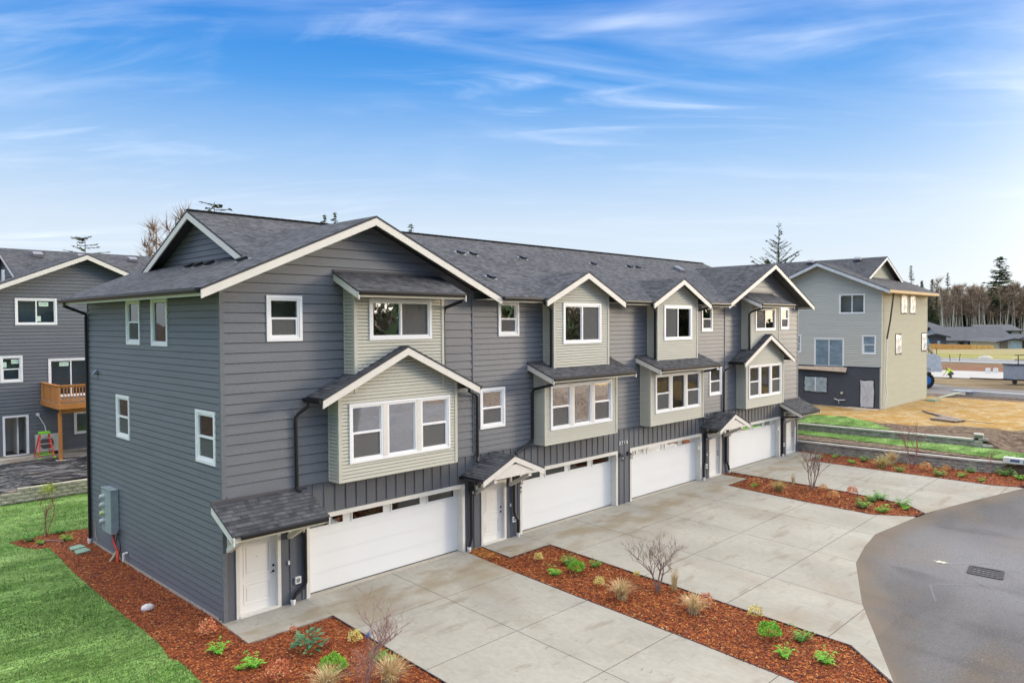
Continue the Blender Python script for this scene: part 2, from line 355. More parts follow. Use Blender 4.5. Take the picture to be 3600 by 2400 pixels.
def roombox(w, T, O, Uv, Nv, a, b, z0, z1, dp):
    r = newmb(T); O, Uv, Nv = Vector(O), Vector(Uv), Vector(Nv)
    def P(u, z, n): return O + Uv * u + Nv * n + Vector((0, 0, z))
    n0, n1 = -.10, -dp
    r.face([P(a, z0, n1), P(b, z0, n1), P(b, z1, n1), P(a, z1, n1)]); r.face([P(a, z0, n0), P(a, z0, n1), P(a, z1, n1), P(a, z1, n0)]); r.face([P(b, z0, n0), P(b, z0, n1), P(b, z1, n1), P(b, z1, n0)])
    r.face([P(a, z1, n0), P(b, z1, n0), P(b, z1, n1), P(a, z1, n1)]); r.face([P(a, z0, n0), P(b, z0, n0), P(b, z0, n1), P(a, z0, n1)], None, 1)
    r.build('room_lining', [INT, INTD], w)
def triple(par, T, O, a, b, z0, z1):
    fb = frame(O, (1, 0, 0), (0, -1, 0)); fm = newmb(T); c = .07; fw = (b - a - 2 * c - 2 * .17) / 3
    ring(fb, fm, a, b, z0, z1, c, -.02, .034)
    subs = []
    u = a + c
    for k, kd in enumerate(('hung', 'fixed', 'hung')):
        subs += sash(fb, T, fm, None, u, u + fw, z0 + c, z1 - c, kd); u += fw
        if k < 2: fb(fm, u, u + .17, z0 + c, z1 - c, -.06, .022, 1); u += .17
    w = fm.build('window', [WHITE, RAKE], par)
    for n, m, mt in subs: m.build(n, mt, w)
    roombox(w, T, O, (1, 0, 0), (0, -1, 0), a - .1, b + .1, z0 - .2, z1 + .08, 1.5)
FR = ((0, 0, 0), (1, 0, 0), (0, -1, 0))
def corner(mb, x, y, sx, sy, z0, z1, w=.09, t=.024):   # outer corner board pair; sx, sy outward signs
    mb.box(x + sx * t, x - sx * w, y + sy * t, y, z0, z1)          # on the face whose normal is sy
    mb.box(x + sx * t, x, y, y - sy * w, z0, z1)
def gz(x): return ZE + .431 * (min(x, WD - x) + .76)
# ---- walls
def hole(a, b, z0, z1, m=.03): return (a + m, b - m, z0 + m, z1 - m)
G1, G2 = (2.364, 8.371), (11.078, 17.059)
def end_front(T):
    mb = newmb(T)
    polys = [[(0, 3.27), (WD, 3.27), (WD, gz(WD) - .12), (WD / 2, gz(WD / 2) - .12), (0, gz(0) - .12)]]
    for h in (hole(1.269, 2.336, 7.26, 8.506, .05), (3.25, 7.45, 3.5, 5.95), (3.8, 6.9, 7.0, 8.8)): polys = subtract(polys, h)
    siding(mb, polys, *FR, 3.27, .265, .020)
    corner(mb, 0, 0, -1, -1, 0, gz(0) - .13)
    mb.box(WD - .03, WD + .03, -.03, 0, 3.30, 8.85)
    mb.box(0.1, WD, -.034, -.001, 3.215, 3.27)
    mb.build('front_wall', DARK, house)
for T in (ID, MI): end_front(T)
mb = newmb()
polys = [[(WD, 3.27), (L - WD, 3.27), (L - WD, 8.83), (WD, 8.83)]]
for X in (lambda a, b: (a, b), lambda a, b: (L - b, L - a)):
    for a, b, z0, z1, m in ((10.027, 11.076, 7.252, 8.485, .05), (9.116, 10.334, 4.057, 5.46, .05), (11.98, 16.17, 3.5, 5.9, 0), (12.5, 15.6, 6.6, 8.8, 0)):
        p, q = X(a, b); polys = subtract(polys, hole(p, q, z0, z1, m))
siding(mb, polys, *FR, 3.27, .187)
mb.box(WD + .03, L - WD - .03, -.034, -.001, 3.215, 3.27); mb.build('front_wall', DARK, house)
# garage level, board and batten
mb = newmb()
polys = [[(0, 0), (L, 0), (L, 3.215), (0, 3.215)]]
op = []
for f in (lambda a, b: (a, b), lambda a, b: (L - b, L - a)):
    for a, b in (G1, G2): op.append((*f(a + .09, b - .09), 2.20))
    for a, b in ((.32, 1.593), (9.137, 10.366)): op.append((*f(a + .08, b - .08), 2.12))
for a, b, t in op: polys = subtract(polys, (a, b, -1, t))
flat(mb, polys, *FR)
x = 1.53
k = 0
while x < L:
    z = 0
    for a, b, t in op:
        if a - .11 < x < b + .11: z = t + .14
    if x > .15 and abs(x - L) > .15: mb.box(x - .021, x + .021, -.022, 0, z, 3.21)
    x += .3645
mb.build('board_and_batten_wall', DARKB, house)
# side walls
for T, wins in ((ID, 1), (MI, 1)):
    mb = newmb(T); zt = gz(0) - .12
    polys = [[(0, 0.06), (D, 0.06), (D, zt), (0, zt)]]
    for a, b, z0, z1 in ((5.539, 6.713, 7.106, 8.522), (3.387, 4.618, 7.101, 8.523), (6.58, 7.774, 4.043, 5.454), (.345, 1.551, 4.025, 5.441)): polys = subtract(polys, hole(a, b, z0, z1, .05))
    siding(mb, polys, (0, 0, 0), (0, 1, 0), (-1, 0, 0), .06, .187)
    mb.box(-.02, 0, D - .05, D + .02, 0, zt); mb.box(-.02, .08, D, D + .022, 0, zt)
    mb.build('side_wall', DARK, house)
    for (a, b, z0, z1), kd in zip(((5.539, 6.713, 7.106, 8.522), (3.387, 4.618, 7.101, 8.523), (6.58, 7.774, 4.043, 5.454), (.345, 1.551, 4.025, 5.441)), ('hung', 'fixed', 'hung', 'hung')):
        window(house, T, (0, 0, 0), (0, 1, 0), (-1, 0, 0), a, b, z0, z1, kd, depth=1.6)
mb = newmb(); siding(mb, [[(0, 0), (L, 0), (L, 8.8), (0, 8.8)]], (0, D, 0), (1, 0, 0), (0, 1, 0), 0, .187); mb.build('rear_wall', DARK, house)
mb = newmb(); mb.box(-.03, L + .03, .0, .28, -.35, -.002); mb.box(-.012, .2, .3, D, -.35, .06); mb.box(L - .2, L + .012, .3, D, -.35, .06); mb.box(.2, L - .2, D - .2, D, -.35, .06); mb.build('foundation', FOUND, house)
# ---- bays
def bay(T, name, a, b, d, z0, top, exp=.1, soff=True):
    mb = newmb(T); n = len(top)
    fp = [(a, z0), (b, z0)] + [p for p in top][::-1]
    polys = [fp]
    return mb, polys
def do_bay(T, a, b, d, z0, top, zl, zr, hl, wname, win, exp=.101):
    mb = newmb(T); polys = subtract([[(a, z0), (b, z0)] + top[::-1]], hl)
    siding(mb, polys, (0, -d, 0), (1, 0, 0), (0, -1, 0), z0, exp, .014)
    siding(mb, [[(0, z0), (d, z0), (d, zl[1]), (0, zl[0])]], (a, -d, 0), (0, 1, 0), (-1, 0, 0), z0, exp, .012)
    siding(mb, [[(0, z0), (d, z0), (d, zr[1]), (0, zr[0])]], (b, -d, 0), (0, 1, 0), (1, 0, 0), z0, exp, .012)
    corner(mb, a, -d, -1, -1, z0 - .005, top[0][1] - .02, .085, .02); corner(mb, b, -d, 1, -1, z0 - .005, top[-1][1] - .02, .085, .02)
    mb.box(a, b, -d + .002, -.004, z0 - .02, z0 - .001)
    mb.box(a - .02, a, -.06, -.02, z0, zl[1]); mb.box(b, b + .02, -.06, -.02, z0, zr[1])
    mb.build('bay', CREAM, house)
for T in (ID, MI):
    sl = .469; bt = lambda x: 7.062 - sl * abs(x - 5.363) - .11
    do_bay(T, 3.133, 7.564, .549, 3.222, [(3.133, bt(3.133)), (5.363, bt(5.363)), (7.564, bt(7.564))], (bt(3.133), bt(3.133)), (bt(7.564),) * 2, hole(3.474, 7.262, 3.713, 5.433, .05), 0, 0)
    triple(house, T, (0, -.549, 0), 3.474, 7.262, 3.713, 5.433)
    sb = lambda y: 9.23 + (y) * .456 - .11
    do_bay(T, 3.69, 7.03, .546, 5.75, [(3.69, sb(-.546)), (7.03, sb(-.546))], (sb(-.546), sb(0)), (sb(-.546), sb(0)), hole(4.197, 6.528, 7.241, 8.464, .06), 0, 0)
    window(house, T, (0, -.546, 0), (1, 0, 0), (0, -1, 0), 4.197, 6.528, 7.241, 8.464, 'slider', depth=2.2)
    window(house, T, *FR, 1.269, 2.336, 7.26, 8.506); window(house, T, *FR, 10.027, 11.076, 7.252, 8.485); window(house, T, *FR, 9.116, 10.334, 4.057, 5.46)
    s2 = lambda y: 6.25 + y * .389 - .11
    do_bay(T, 11.862, 16.292, .549, 3.222, [(11.862, s2(-.549)), (16.292, s2(-.549))], (s2(-.549), s2(0)), (s2(-.549), s2(0)), hole(12.174, 15.929, 3.73, 5.43, .05), 0, 0)
    triple(house, T, (0, -.549, 0), 12.174, 15.929, 3.73, 5.43)
    dz = lambda x: 9.683 - .457 * abs(x - 14.07) - .11
    do_bay(T, 12.386, 15.748, .546, 5.85, [(12.386, dz(12.386)), (14.07, dz(14.07)), (15.748, dz(15.748))], (dz(12.386),) * 2, (dz(15.748),) * 2, hole(12.913, 15.233, 6.92, 8.466, .06), 0, 0)
    window(house, T, (0, -.546, 0), (1, 0, 0), (0, -1, 0), 12.913, 15.233, 6.92, 8.466, 'slider', depth=2.2)
# ---- roofs
SHM = [SH, SOFF]
def zl(x): return ZE + .431 * (x + .76)
def zm(y): return ZE + PM * (y + .69)
yj = -.69 + (ZG - ZE) / PM
mb = newmb(); RX = 1.42; yv = -.69 + (zl(RX) - ZE) / PM; RZ = zm(RY)
xe = WD + .762
zn = zm(-.50); nt_ = lambda a, b: [(a, -.69, ZE), (a, -.50, zn), (b, -.50, zn), (b, -.69, ZE)]
roof(mb, [(xe, -.69, ZE)] + nt_(12.386, 15.748) + nt_(L - 15.748, L - 12.386) + [(L - xe, -.69, ZE), (L - WD / 2, yj, ZG), (L - RX, yv, zl(RX)), (L - RX, RY, RZ), (RX, RY, RZ), (RX, yv, zl(RX)), (WD / 2, yj, ZG)], (1, 0, 0))
roof(mb, [(RX, RY, RZ), (L - RX, RY, RZ), (L - RX, 2 * RY - yv, zl(RX)), (L - RX - 1, 2 * RY + .69, ZE), (RX + 1, 2 * RY + .69, ZE), (RX, 2 * RY - yv, zl(RX))], (1, 0, 0))
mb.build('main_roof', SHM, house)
mb = newmb()
for k in range(int((L - 2 * RX) / .25)):
    x = RX + k * .25; mb.beam((x, RY, RZ + .012 + .008), (x + .27, RY, RZ + .012), .26, .02)
mb.build('ridge_cap', SH, house)
for T in (ID, MI):
    mb = newmb(T); XV = 1.95; yv2 = -.69 + (zl(XV) - ZE) / PM; h = WD / 2; ye = D + .3
    roof(mb, [(-.76, -.69, ZE), (h, -.69, ZG), (h, yj, ZG), (XV, yv2, zl(XV)), (XV, 2 * RY - yv2, zl(XV)), (h, 2 * RY - yj, ZG), (h, ye, ZG), (-.76, ye, ZE)], (0, 1, 0))
    roof(mb, [(h, -.69, ZG), (xe, -.69, ZE), (xe, -.685, ZE), (h, yj, ZG)], (0, 1, 0))
    mb.build('gable_roof', SHM, house)
    # gable wall of the upper roof
    mb = newmb(T); gy = lambda y: RZ - PM * abs(y - RY) - .1
    y0, y1 = RY - (RZ - zl(1.9)) / PM - .3, RY + (RZ - zl(1.9)) / PM + .3
    siding(mb, [[(y0, zl(1.9) - .25), (y1, zl(1.9) - .25), (y1, gy(y1)), (RY, gy(RY)), (y0, gy(y0))]], (1.92, 0, 0), (0, 1, 0), (-1, 0, 0), 9.0, .187); mb.build('gable_wall', DARK, house)
    # rake boards
    hb = .22
    def rk(p, q, n, hb=hb, t=.045, gap=.056):
        mb = newmb(T); n = Vector(n); p, q = Vector(p) - Vector((0, 0, gap)) - n * (t + .012), Vector(q) - Vector((0, 0, gap)) - n * (t + .012); d = Vector((0, 0, -hb)); mb.prism([p, q, q + d, p + d], n * t); mb.build('rake_board', RAKE, house)
    rk((-.76, -.695, ZE), (h, -.695, ZG), (0, -1, 0)); rk((xe, -.695, ZE), (h, -.695, ZG), (0, -1, 0))
    rk((RX - .005, yv, zl(RX)), (RX - .005, RY, RZ), (-1, 0, 0), .22); rk((RX - .005, 2 * RY - yv, zl(RX)), (RX - .005, RY, RZ), (-1, 0, 0), .22)
    rk((-.76, ye + .002, ZE), (h, ye + .002, ZG), (0, 1, 0), .25); mb = newmb(T); mb.box(-.74, -.70, -.63, ye, ZE - .21, ZE - .07); mb.build('fascia', RAKE, house)
    # lookout strip under the soffit and gutters
    def gutter(p, q, w=.125, hh=.115, out=(0, -1, 0)):
        mb = newmb(T); p, q, o = Vector(p), Vector(q), Vector(out); z = Vector((0, 0, 1)); prof = [(0, 0), (0, -hh), (w * .62, -hh), (w, -hh * .35), (w, 0), (w - .012, 0), (w - .016, -hh * .3), (w * .58, -hh + .014), (.01, -hh + .014), (.01, 0)]
        for i in range(len(prof)):
            a, b = prof[i], prof[(i + 1) % len(prof)]; A = o * a[0] + z * a[1]; B = o * b[0] + z * b[1]; mb.face([p + A, q + A, q + B, p + B])
        for e in (p, q): mb.face([e + o * 0, e + z * -hh, e + o * w * .62 + z * -hh, e + o * w + z * -hh * .35, e + o * w])
        mb.build('gutter', BLACK, house)
    gutter((-.765, -.6, ZE - .03), (-.765, ye, ZE - .03), out=(-1, 0, 0))
    # bay gable roof
    mb = newmb(T); a, b, c, yo = 5.363 - 2.928, 5.363, 5.363 + 2.928, -.905
    roof(mb, [(a, yo, 5.69), (b, yo, 7.062), (b, -.01, 7.062), (a, -.01, 5.69)], (0, 1, 0), .055); roof(mb, [(b, yo, 7.062), (c, yo, 5.69), (c, -.01, 5.69), (b, -.01, 7.062)], (0, 1, 0), .055); mb.build('bay_roof', SHM, house)
    rk((a, yo - .002, 5.69), (b, yo - .002, 7.062), (0, -1, 0), .22); rk((c, yo - .002, 5.69), (b, yo - .002, 7.062), (0, -1, 0), .22)
    gutter((a - .003, yo + .03, 5.665), (a - .003, -.02, 5.665), out=(-1, 0, 0)); gutter((c + .003, yo + .03, 5.665), (c + .003, -.02, 5.665), out=(1, 0, 0))
    # shed roofs above windows and entry
    for (x0, x1, z1, yo, z0, hb) in ((3.34, 7.38, 9.23, -1.25, 8.66, .2), (11.52, 16.63, 6.25, -1.26, 5.76, .2), (-.32, 2.40, 3.15, -1.22, 2.56, .2)):
        mb = newmb(T); roof(mb, [(x0, yo, z0), (x1, yo, z0), (x1, -.005, z1), (x0, -.005, z1)], (1, 0, 0), .05); mb.beam((x0, -.02, z1 + .03), (x1, -.02, z1 + .03), .04, .07, 1); mb.build('shed_roof', SHM, house)
        rk((x0 - .002, -.005, z1), (x0 - .002, yo - .03, z0), (-1, 0, 0), hb, .035); rk((x1 + .002, -.005, z1), (x1 + .002, yo - .03, z0), (1, 0, 0), hb, .035)
        mb = newmb(T); mb.box(x0, x1, yo + .02, yo + .05, z0 - .19, z0 - .075); mb.build('fascia', CREAMT, house)
        gutter((x0 + (.22 if z1 < 4 else .02), yo + .018, z0 - .025), (x1 - .08, yo + .018, z0 - .025), .11, .10)
    # dormer
    mb = newmb(T); a, b, c, yo = 14.07 - 2.395, 14.07, 14.07 + 2.395, -.894; yb = -.69 + (9.683 - ZE) / PM; zed = 9.683 - .457 * 2.395
    ya = -.69 + (zed - ZE) / PM
    roof(mb, [(a, yo, zed), (b, yo, 9.683), (b, yb, 9.683), (a, ya, zed)], (0, 1, 0), .055); roof(mb, [(b, yo, 9.683), (c, yo, zed), (c, ya, zed), (b, yb, 9.683)], (0, 1, 0), .055); mb.build('dormer_roof', SHM, house)
    rk((a, yo - .002, zed), (b, yo - .002, 9.683), (0, -1, 0), .22); rk((c, yo - .002, zed), (b, yo - .002, 9.683), (0, -1, 0), .22)
    # entry gable roof with beam and brackets
    mb = newmb(T); ax, az, hw, ez, yo = 9.72, 3.235, 1.5, 2.60, -1.12
    roof(mb, [(ax - hw, yo, ez), (ax, yo, az), (ax, -.005, az), (ax - hw, -.005, ez)], (0, 1, 0), .05); roof(mb, [(ax, yo, az), (ax + hw, yo, ez), (ax + hw, -.005, ez), (ax, -.005, az)], (0, 1, 0), .05); mb.build('entry_roof', SHM, house)
    rk((ax - hw, yo - .002, ez), (ax, yo - .002, az), (0, -1, 0), .19, .035); rk((ax + hw, yo - .002, ez), (ax, yo - .002, az), (0, -1, 0), .19, .035)
    mb = newmb(T); mb.prism([(ax - .95, yo + .05, 2.66), (ax - .42, yo + .05, 2.90), (ax + .42, yo + .05, 2.90), (ax + .95, yo + .05, 2.66), (ax + .95, yo + .05, 2.50), (ax - .95, yo + .05, 2.50)], (0, .08, 0)); mb.build('entry_beam', RAKE, house)
    gutter((ax - hw - .003, yo + .03, ez - .02), (ax - hw - .003, -.02, ez - .02), .10, .09, (-1, 0, 0))
    def bracket(x, yf, zf, zw):
        mb = newmb(T); mb.beam((x, yf, zf - .02), (x, -.02, zw - .06), .12, .14, up=(1, 0, 0)); mb.box(x - .045, x + .045, yf - .05, -.02, zf + .03, zf + .12); mb.box(x - .045, x + .045, -.09, -.022, zw - .08, zf + .03); mb.build('bracket', RAKE, house)
    bracket(8.87, -1.0, 2.46, 1.98); bracket(10.56, -1.0, 2.46, 1.98); bracket(.13, -1.0, 2.42, 1.93); bracket(1.86, -1.0, 2.42, 1.93)
    gutter((xe + .02, -.695, ZE - .03), (14.07 - 2.42, -.695, ZE - .03)); gutter((14.07 + 2.42, -.695, ZE - .03), (L / 2, -.695, ZE - .03))
    mb = newmb(T); mb.box(xe, 14.07 - 2.42, -.68, -.65, ZE - .2, ZE - .11); mb.box(14.07 + 2.42, L / 2, -.68, -.65, ZE - .2, ZE - .11); mb.box(xe - .7, 12.30, -.66, -.02, ZE - .125, ZE - .11); mb.box(15.84, L / 2, -.66, -.02, ZE - .125, ZE - .11); mb.build('soffit', CREAMT, house)
    # ---- garage doors
    for a, b in (G1, G2):
        mb = newmb(T); tz, rc = 2.30, .26
        mb.box(a, b, -.03, .0, tz - .13, tz); mb.box(a, a + .115, -.03, 0, 0, tz - .13); mb.box(b - .115, b, -.03, 0, 0, tz - .13)
        mb.box(a + .075, a + .103, .001, rc, 0, 2.17); mb.box(b - .103, b - .075, .001, rc, 0, 2.17); mb.box(a + .075, b - .075, .001, rc, 2.17, 2.2); mb.build('garage_trim', RAKE, house)
        mb = newmb(T); A, B = a + .1, b - .1; wz0, wz1 = 1.86, 2.11; n = 4; gap = (B - A - n * 1.14) / n; segs = [(A + gap / 2 + k * (1.14 + gap), A + gap / 2 + k * (1.14 + gap) + 1.14) for k in range(n)]
        polys = [[(A, .015), (B, .015), (B, 2.17), (A, 2.17)]]
        for s, e in segs: polys = subtract(polys, (s, e, wz0, wz1))
        for zz in (.535, 1.07, 1.605): polys = subtract(polys, (A - 1, B + 1, zz - .004, zz + .004))
        flat(mb, polys, (0, rc, 0), (1, 0, 0), (0, -1, 0)); mb.box(A, B, rc + .012, rc + .016, .0, 1.7)
        fb = frame((0, rc, 0), (1, 0, 0), (0, -1, 0))
        for s, e in segs: ring(fb, mb, s - .03, e + .03, wz0 - .03, wz1 + .03, .045, .002, .02)
        gd = mb.build('garage_door', GARM, house)
        for s, e in segs: p = newmb(T); p.box(s, e, rc + .001, rc + .005, wz0, wz1); p.build('pane', GL, gd)
        p = newmb(T); p.box(A, B, rc - .03, rc + .01, -.001, .014); p.build('bottom_seal', FIX, gd)
        p = newmb(T); yb = rc + .7; p.face([(A, yb, 1.2), (B, yb, 1.2), (B, yb, 2.2), (A, yb, 2.2)]); p.face([(A, rc + .02, 1.75), (B, rc + .02, 1.75), (B, yb, 1.75), (A, yb, 1.75)]); p.build('garage_back', mat('garage_dim', (.45, .42, .38), .9), gd)
    # ---- entry doors
    for a, b in ((.32, 1.593), (9.137, 10.366)):
        mb = newmb(T); t, rc = .095, .10
        mb.box(a, a + t, -.03, .0, 0, 2.16); mb.box(b - t, b, -.03, 0, 0, 2.16); mb.box(a + t, b - t, -.03, 0, 2.06, 2.16); mb.box(a + t - .02, a + t, .001, rc, .0, 2.12); mb.box(b - t, b - t + .02, .001, rc, 0, 2.12); mb.box(a + t, b - t, .001, rc, 2.06, 2.12); mb.box(a + t, b - t, -.05, rc, 0, .06); mb.build('door_trim', RAKE, house)
        mb = newmb(T); A, B = a + t, b - t; polys = [[(A, .06), (B, .06), (B, 2.06), (A, 2.06)]]
        pan = ((A + .16, B - .16, .28, .82), (A + .16, B - .16, 1.02, 1.90))
        for p in pan: polys = subtract(polys, p)
        flat(mb, polys, (0, rc, 0), (1, 0, 0), (0, -1, 0)); fb = frame((0, rc, 0), (1, 0, 0), (0, -1, 0))
        for p in pan:
            ring(fb, mb, *p, .03, -.02, .008); fb(mb, p[0] + .03, p[1] - .03, p[2] + .03, p[3] - .03, -.02, -.012); fb(mb, p[0] + .09, p[1] - .09, p[2] + .09, p[3] - .09, -.02, -.002)
        dr = mb.build('front_door', DOORM, house)
        # handles stay on the right hand leaf edge in both hands
        hx = B - .075 if T is ID else A + .075; hs = -1 if T is ID else 1
        p = newmb(T); p.tube([(hx, rc, 1.0), (hx, rc - .02, 1.0)], .032, 12); p.tube([(hx, rc - .02, 1.0), (hx, rc - .055, 1.0), (hx + hs * .10, rc - .055, .995)], .009, 6); p.build('handle', FIX, dr)
        p = newmb(T); p.tube([(hx, rc, 1.16), (hx, rc - .025, 1.16)], .031, 12); p.build('deadbolt', FIX, dr)
        p = newmb(T); xx = (A + B) / 2; p.tube([(xx, rc, 1.5), (xx, rc - .008, 1.5)], .01, 8); p.build('peephole', FIX, dr)
# ---- downspouts and drains
def spout(path, r=.052): mb = newmb(); mb.tube(path, r, 8); return mb.build('downspout', BLACK, house)
def drain(x, y=-.1, z=0): mb = newmb(); mb.tube([(x, y, z - .2), (x, y, z + .13)], .062, 12); mb.tube([(x, y, z + .06), (x, y, z + .12)], .072, 12); return mb.build('drain_pipe', PVC, house)
wy = -.075
spout([(-.80, D - .25, 8.50), (-.80, D - .25, 8.38), (-.10, D - .12, 8.12), (-.08, D - .05, 8.0), (-.08, D - .05, .1)]); drain(-.09, D - .05)
spout([(2.37, -.25, 5.57), (2.36, -.25, 5.45), (2.14, -.10, 5.25), (2.07, wy, 5.15), (2.08, wy, 3.22), (2.12, -.18, 3.10)])
spout([(2.30, -1.16, 2.46), (2.30, -1.16, 2.36), (2.30, -.14, 2.24), (2.31, wy, 2.12), (2.31, wy, .50), (2.26, wy - .01, .40), (1.98, wy - .02, .25), (1.90, wy - .02, .10)]); drain(1.90, wy - .02)
spout([(8.36, -.3, 5.57), (8.38, -.28, 5.44), (8.80, -.12, 5.30), (8.93, wy, 5.2), (8.93, wy, 3.14), (8.86, -.15, 3.0)])
spout([(8.15, -.85, 2.52), (8.15, -.85, 2.44), (8.45, -.25, 2.40), (8.60, wy, 2.30), (8.62, wy, .42), (8.50, wy - .02, .14)]); drain(8.49, wy - .02)
spout([(10.70, wy, 2.75), (10.71, wy, .95), (10.76, wy, .80), (10.90, wy - .01, .60), (10.90, wy - .02, .1)]); drain(10.90, wy - .02)
spout([(7.30, -1.17, 8.54), (7.30, -1.17, 8.42), (7.12, -.55, 8.22), (7.10, -.48, 8.0), (7.10, -.48, 6.3)])
spout([(11.62, -.77, 8.50), (11.66, -.75, 8.42), (12.25, -.50, 8.25), (12.32, -.47, 8.15), (12.32, -.47, 6.12)])
spout([(11.74, -1.16, 5.62), (11.74, -1.14, 5.52), (11.74, -.15, 5.28), (11.72, wy, 5.15), (11.72, wy, 3.45), (11.60, wy - .02, 3.33), (10.75, -.12, 3.02)])
spout([(18.50, -.77, 8.50), (18.55, -.75, 8.42), (19.13, -.50, 8.25), (19.20, -.47, 8.15), (19.20, -.47, 6.12)])
spout([(23.30, -1.16, 5.62), (23.30, -1.14, 5.50), (23.24, -.2, 5.30), (23.22, wy, 5.15), (23.22, wy, 3.35), (23.4, wy - .02, 3.2), (24.2, -.12, 2.98)])
spout([(23.40, -.77, 8.50), (23.38, -.75, 8.42), (22.75, -.50, 8.25), (22.68, -.47, 8.15), (22.68, -.47, 6.12)])
spout([(28.10, -1.17, 8.54), (28.08, -1.15, 8.42), (27.98, -.60, 8.24), (27.92, -.50, 8.12), (27.92, -.50, 6.15)])
spout([(26.66, -.3, 5.57), (26.62, -.28, 5.44), (26.20, -.12, 5.30), (26.05, wy, 5.2), (26.03, wy, 3.14), (26.1, -.15, 3.0)])
spout([(23.95, -.85, 2.52), (23.95, -.8, 2.42), (24.10, -.25, 2.36), (24.17, wy, 2.25), (24.17, wy, .85), (24.04, wy, .68), (24.03, wy - .02, .1)]); drain(24.03, wy - .02)
spout([(26.28, wy, 2.75), (26.28, wy, .62), (26.5, wy - .01, .35), (26.55, wy - .02, .1)]); drain(26.55, wy - .02)
spout([(32.75, -1.16, 2.46), (32.75, -1.14, 2.36), (32.84, -.14, 2.24), (32.84, wy, 2.12), (32.86, wy, .1)]); drain(32.86, wy - .02)
# ---- wall lamps: plate, arm, wire cage and clear bulb
def lamp(x):
    mb = newmb(); mb.box(x - .05, x + .05, -.045, -.023, 2.02, 2.20); mb.tube([(x, -.045, 2.13), (x, -.13, 2.16), (x, -.17, 2.12)], .012, 6); mb.tube([(x, -.17, 2.13), (x, -.17, 2.07)], [.03, .06], 10)
    lp = mb.build('wall_lamp', FIX, house)
    c = newmb()
    for k in range(8):
        a = k * math.pi / 4; c.tube([(x + .062 * math.cos(a), -.17 + .062 * math.sin(a), 2.07), (x + .075 * math.cos(a), -.17 + .075 * math.sin(a), 1.99), (x + .07 * math.cos(a), -.17 + .07 * math.sin(a), 1.89)], .004, 4)
    for zz, rr in ((2.0, .076), (1.94, .075), (1.89, .071)): c.tube([(x + rr * math.cos(k * math.pi / 6), -.17 + rr * math.sin(k * math.pi / 6), zz) for k in range(13)], .004, 4)
    c.build('lamp_cage', FIX, lp); b = newmb(); b.ball((x, -.17, 1.99), .042, 10, 7, sc=(1, 1, 1.35)); b.build('bulb', mat('bulb_glass', (.75, .75, .72), .1), lp)
for x in (2.21, 8.62, 10.98, 17.21, 17.80, 24.18, 26.45, 32.85): lamp(x)
def smallbox(name, x, z, w, h, m, y0=-.05, inner=None):
    mb = newmb(); mb.box(x - w / 2, x + w / 2, y0, -.001, z - h / 2, z + h / 2); o = mb.build(name, m, house)
    if inner: q = newmb(); q.box(x - w * .3, x + w * .3, y0 - .008, y0 - .001, z - h * .3, z + h * .3); q.build('outlet', inner, o)
for x, z in ((2.09, .61), (10.74, .64), (24.36, .62), (33.08, .63)): smallbox('outlet_cover', x, z, .17, .19, PVC, -.07, mat('outlet_grey', (.22, .20, .20), .6))
for x, z in ((1.83, 1.15), (10.58, 1.18), (24.44, 1.19), (33.0, 1.2)): smallbox('doorbell', x, z, .045, .11, PVC, -.04)
for x in (23.62, 32.32): mb = newmb(); mb.box(x - .045, x + .045, -.06, -.031, 1.54, 1.72); mb.build('keypad', PVC, house)
# ---- writing
def text(s, size, loc, m, rot=(R(90), 0, 0), par=house, ext=.008, shear=0., name='house_number', bold=0.0):
    cu = bpy.data.curves.new(name, 'FONT'); cu.body = s; cu.size = size; cu.extrude = ext; cu.shear = shear; cu.offset = bold; cu.align_x = 'LEFT'
    t = bpy.data.objects.new(name, cu); COL.objects.link(t); me = bpy.data.meshes.new_from_object(t); bpy.data.objects.remove(t); o = bpy.data.objects.new(name, me); COL.objects.link(o); me.materials.clear(); me.materials.append(m)
    o.rotation_euler = rot; o.parent = par; o.location = Vector(loc) - (par.location if not par.parent else Vector()); return o
wpaint = mat('number_white', (.85, .85, .84), .4)
for k, ch in enumerate('2716'): text(ch, .20, (17.15 + k * .172, -.035, 2.55), wpaint, bold=.004)
for base, d3, m in ((11.085, '2', FIX), (25.90, '3', FIX), (34.62, '4', FIX)):
    for k, ch in enumerate('10' + d3): text(ch, .13, (base, -.042, 1.83 - k * .15), m)
# ---- things fixed on roof and side wall
def rvent(x, y, fz, T=ID, flip=False, turn=0):
    z = fz(y) if turn == 0 else fz(x)
    mb = newmb(T)
    s = Vector((0, 1, PM)).normalized() if turn == 0 else Vector((1, 0, .431)).normalized(); e = Vector((1, 0, 0)) if turn == 0 else Vector((0, 1, 0)); n = e.cross(s); n = n if n.z > 0 else -n; c = Vector((x, y, z))
    mb.obox(c + n * .006, e * .20, s * .20, n * .004, 1); mb.prism([c + e * -.12 - s * .12 + n * .012, c + e * -.12 + s * .12 + n * .012, c + e * -.12 + s * .10 + n * .10, c + e * -.12 - s * .15 + n * .11], e * .24); mb.build('roof_vent', [FIX, mat('flashing_grey', (.30, .31, .33), .5, metal=.5)], house)
for x, y in ((11.34, 3.44), (11.99, 3.41), (10.61, .96), (14.93, 3.43), (19.87, 3.44), (22.86, 3.46), (23.60, 3.47)): rvent(x, y, zm)
for x, y in ((1.3, 4.9), (1.3, 4.25), (1.3, 3.48), (1.25, 1.25)): rvent(x, y, zl, turn=1)
mb = newmb(); mb.prism([(27.6, 3.4, zm(3.4) + .02), (27.6, 3.9, zm(3.9) + .02), (27.6, 3.88, zm(3.9) + .16), (27.6, 3.36, zm(3.4) + .14)], (.5, 0, 0)); mb.build('roof_vent', mat('vent_grey', (.20, .20, .23), .5), house)
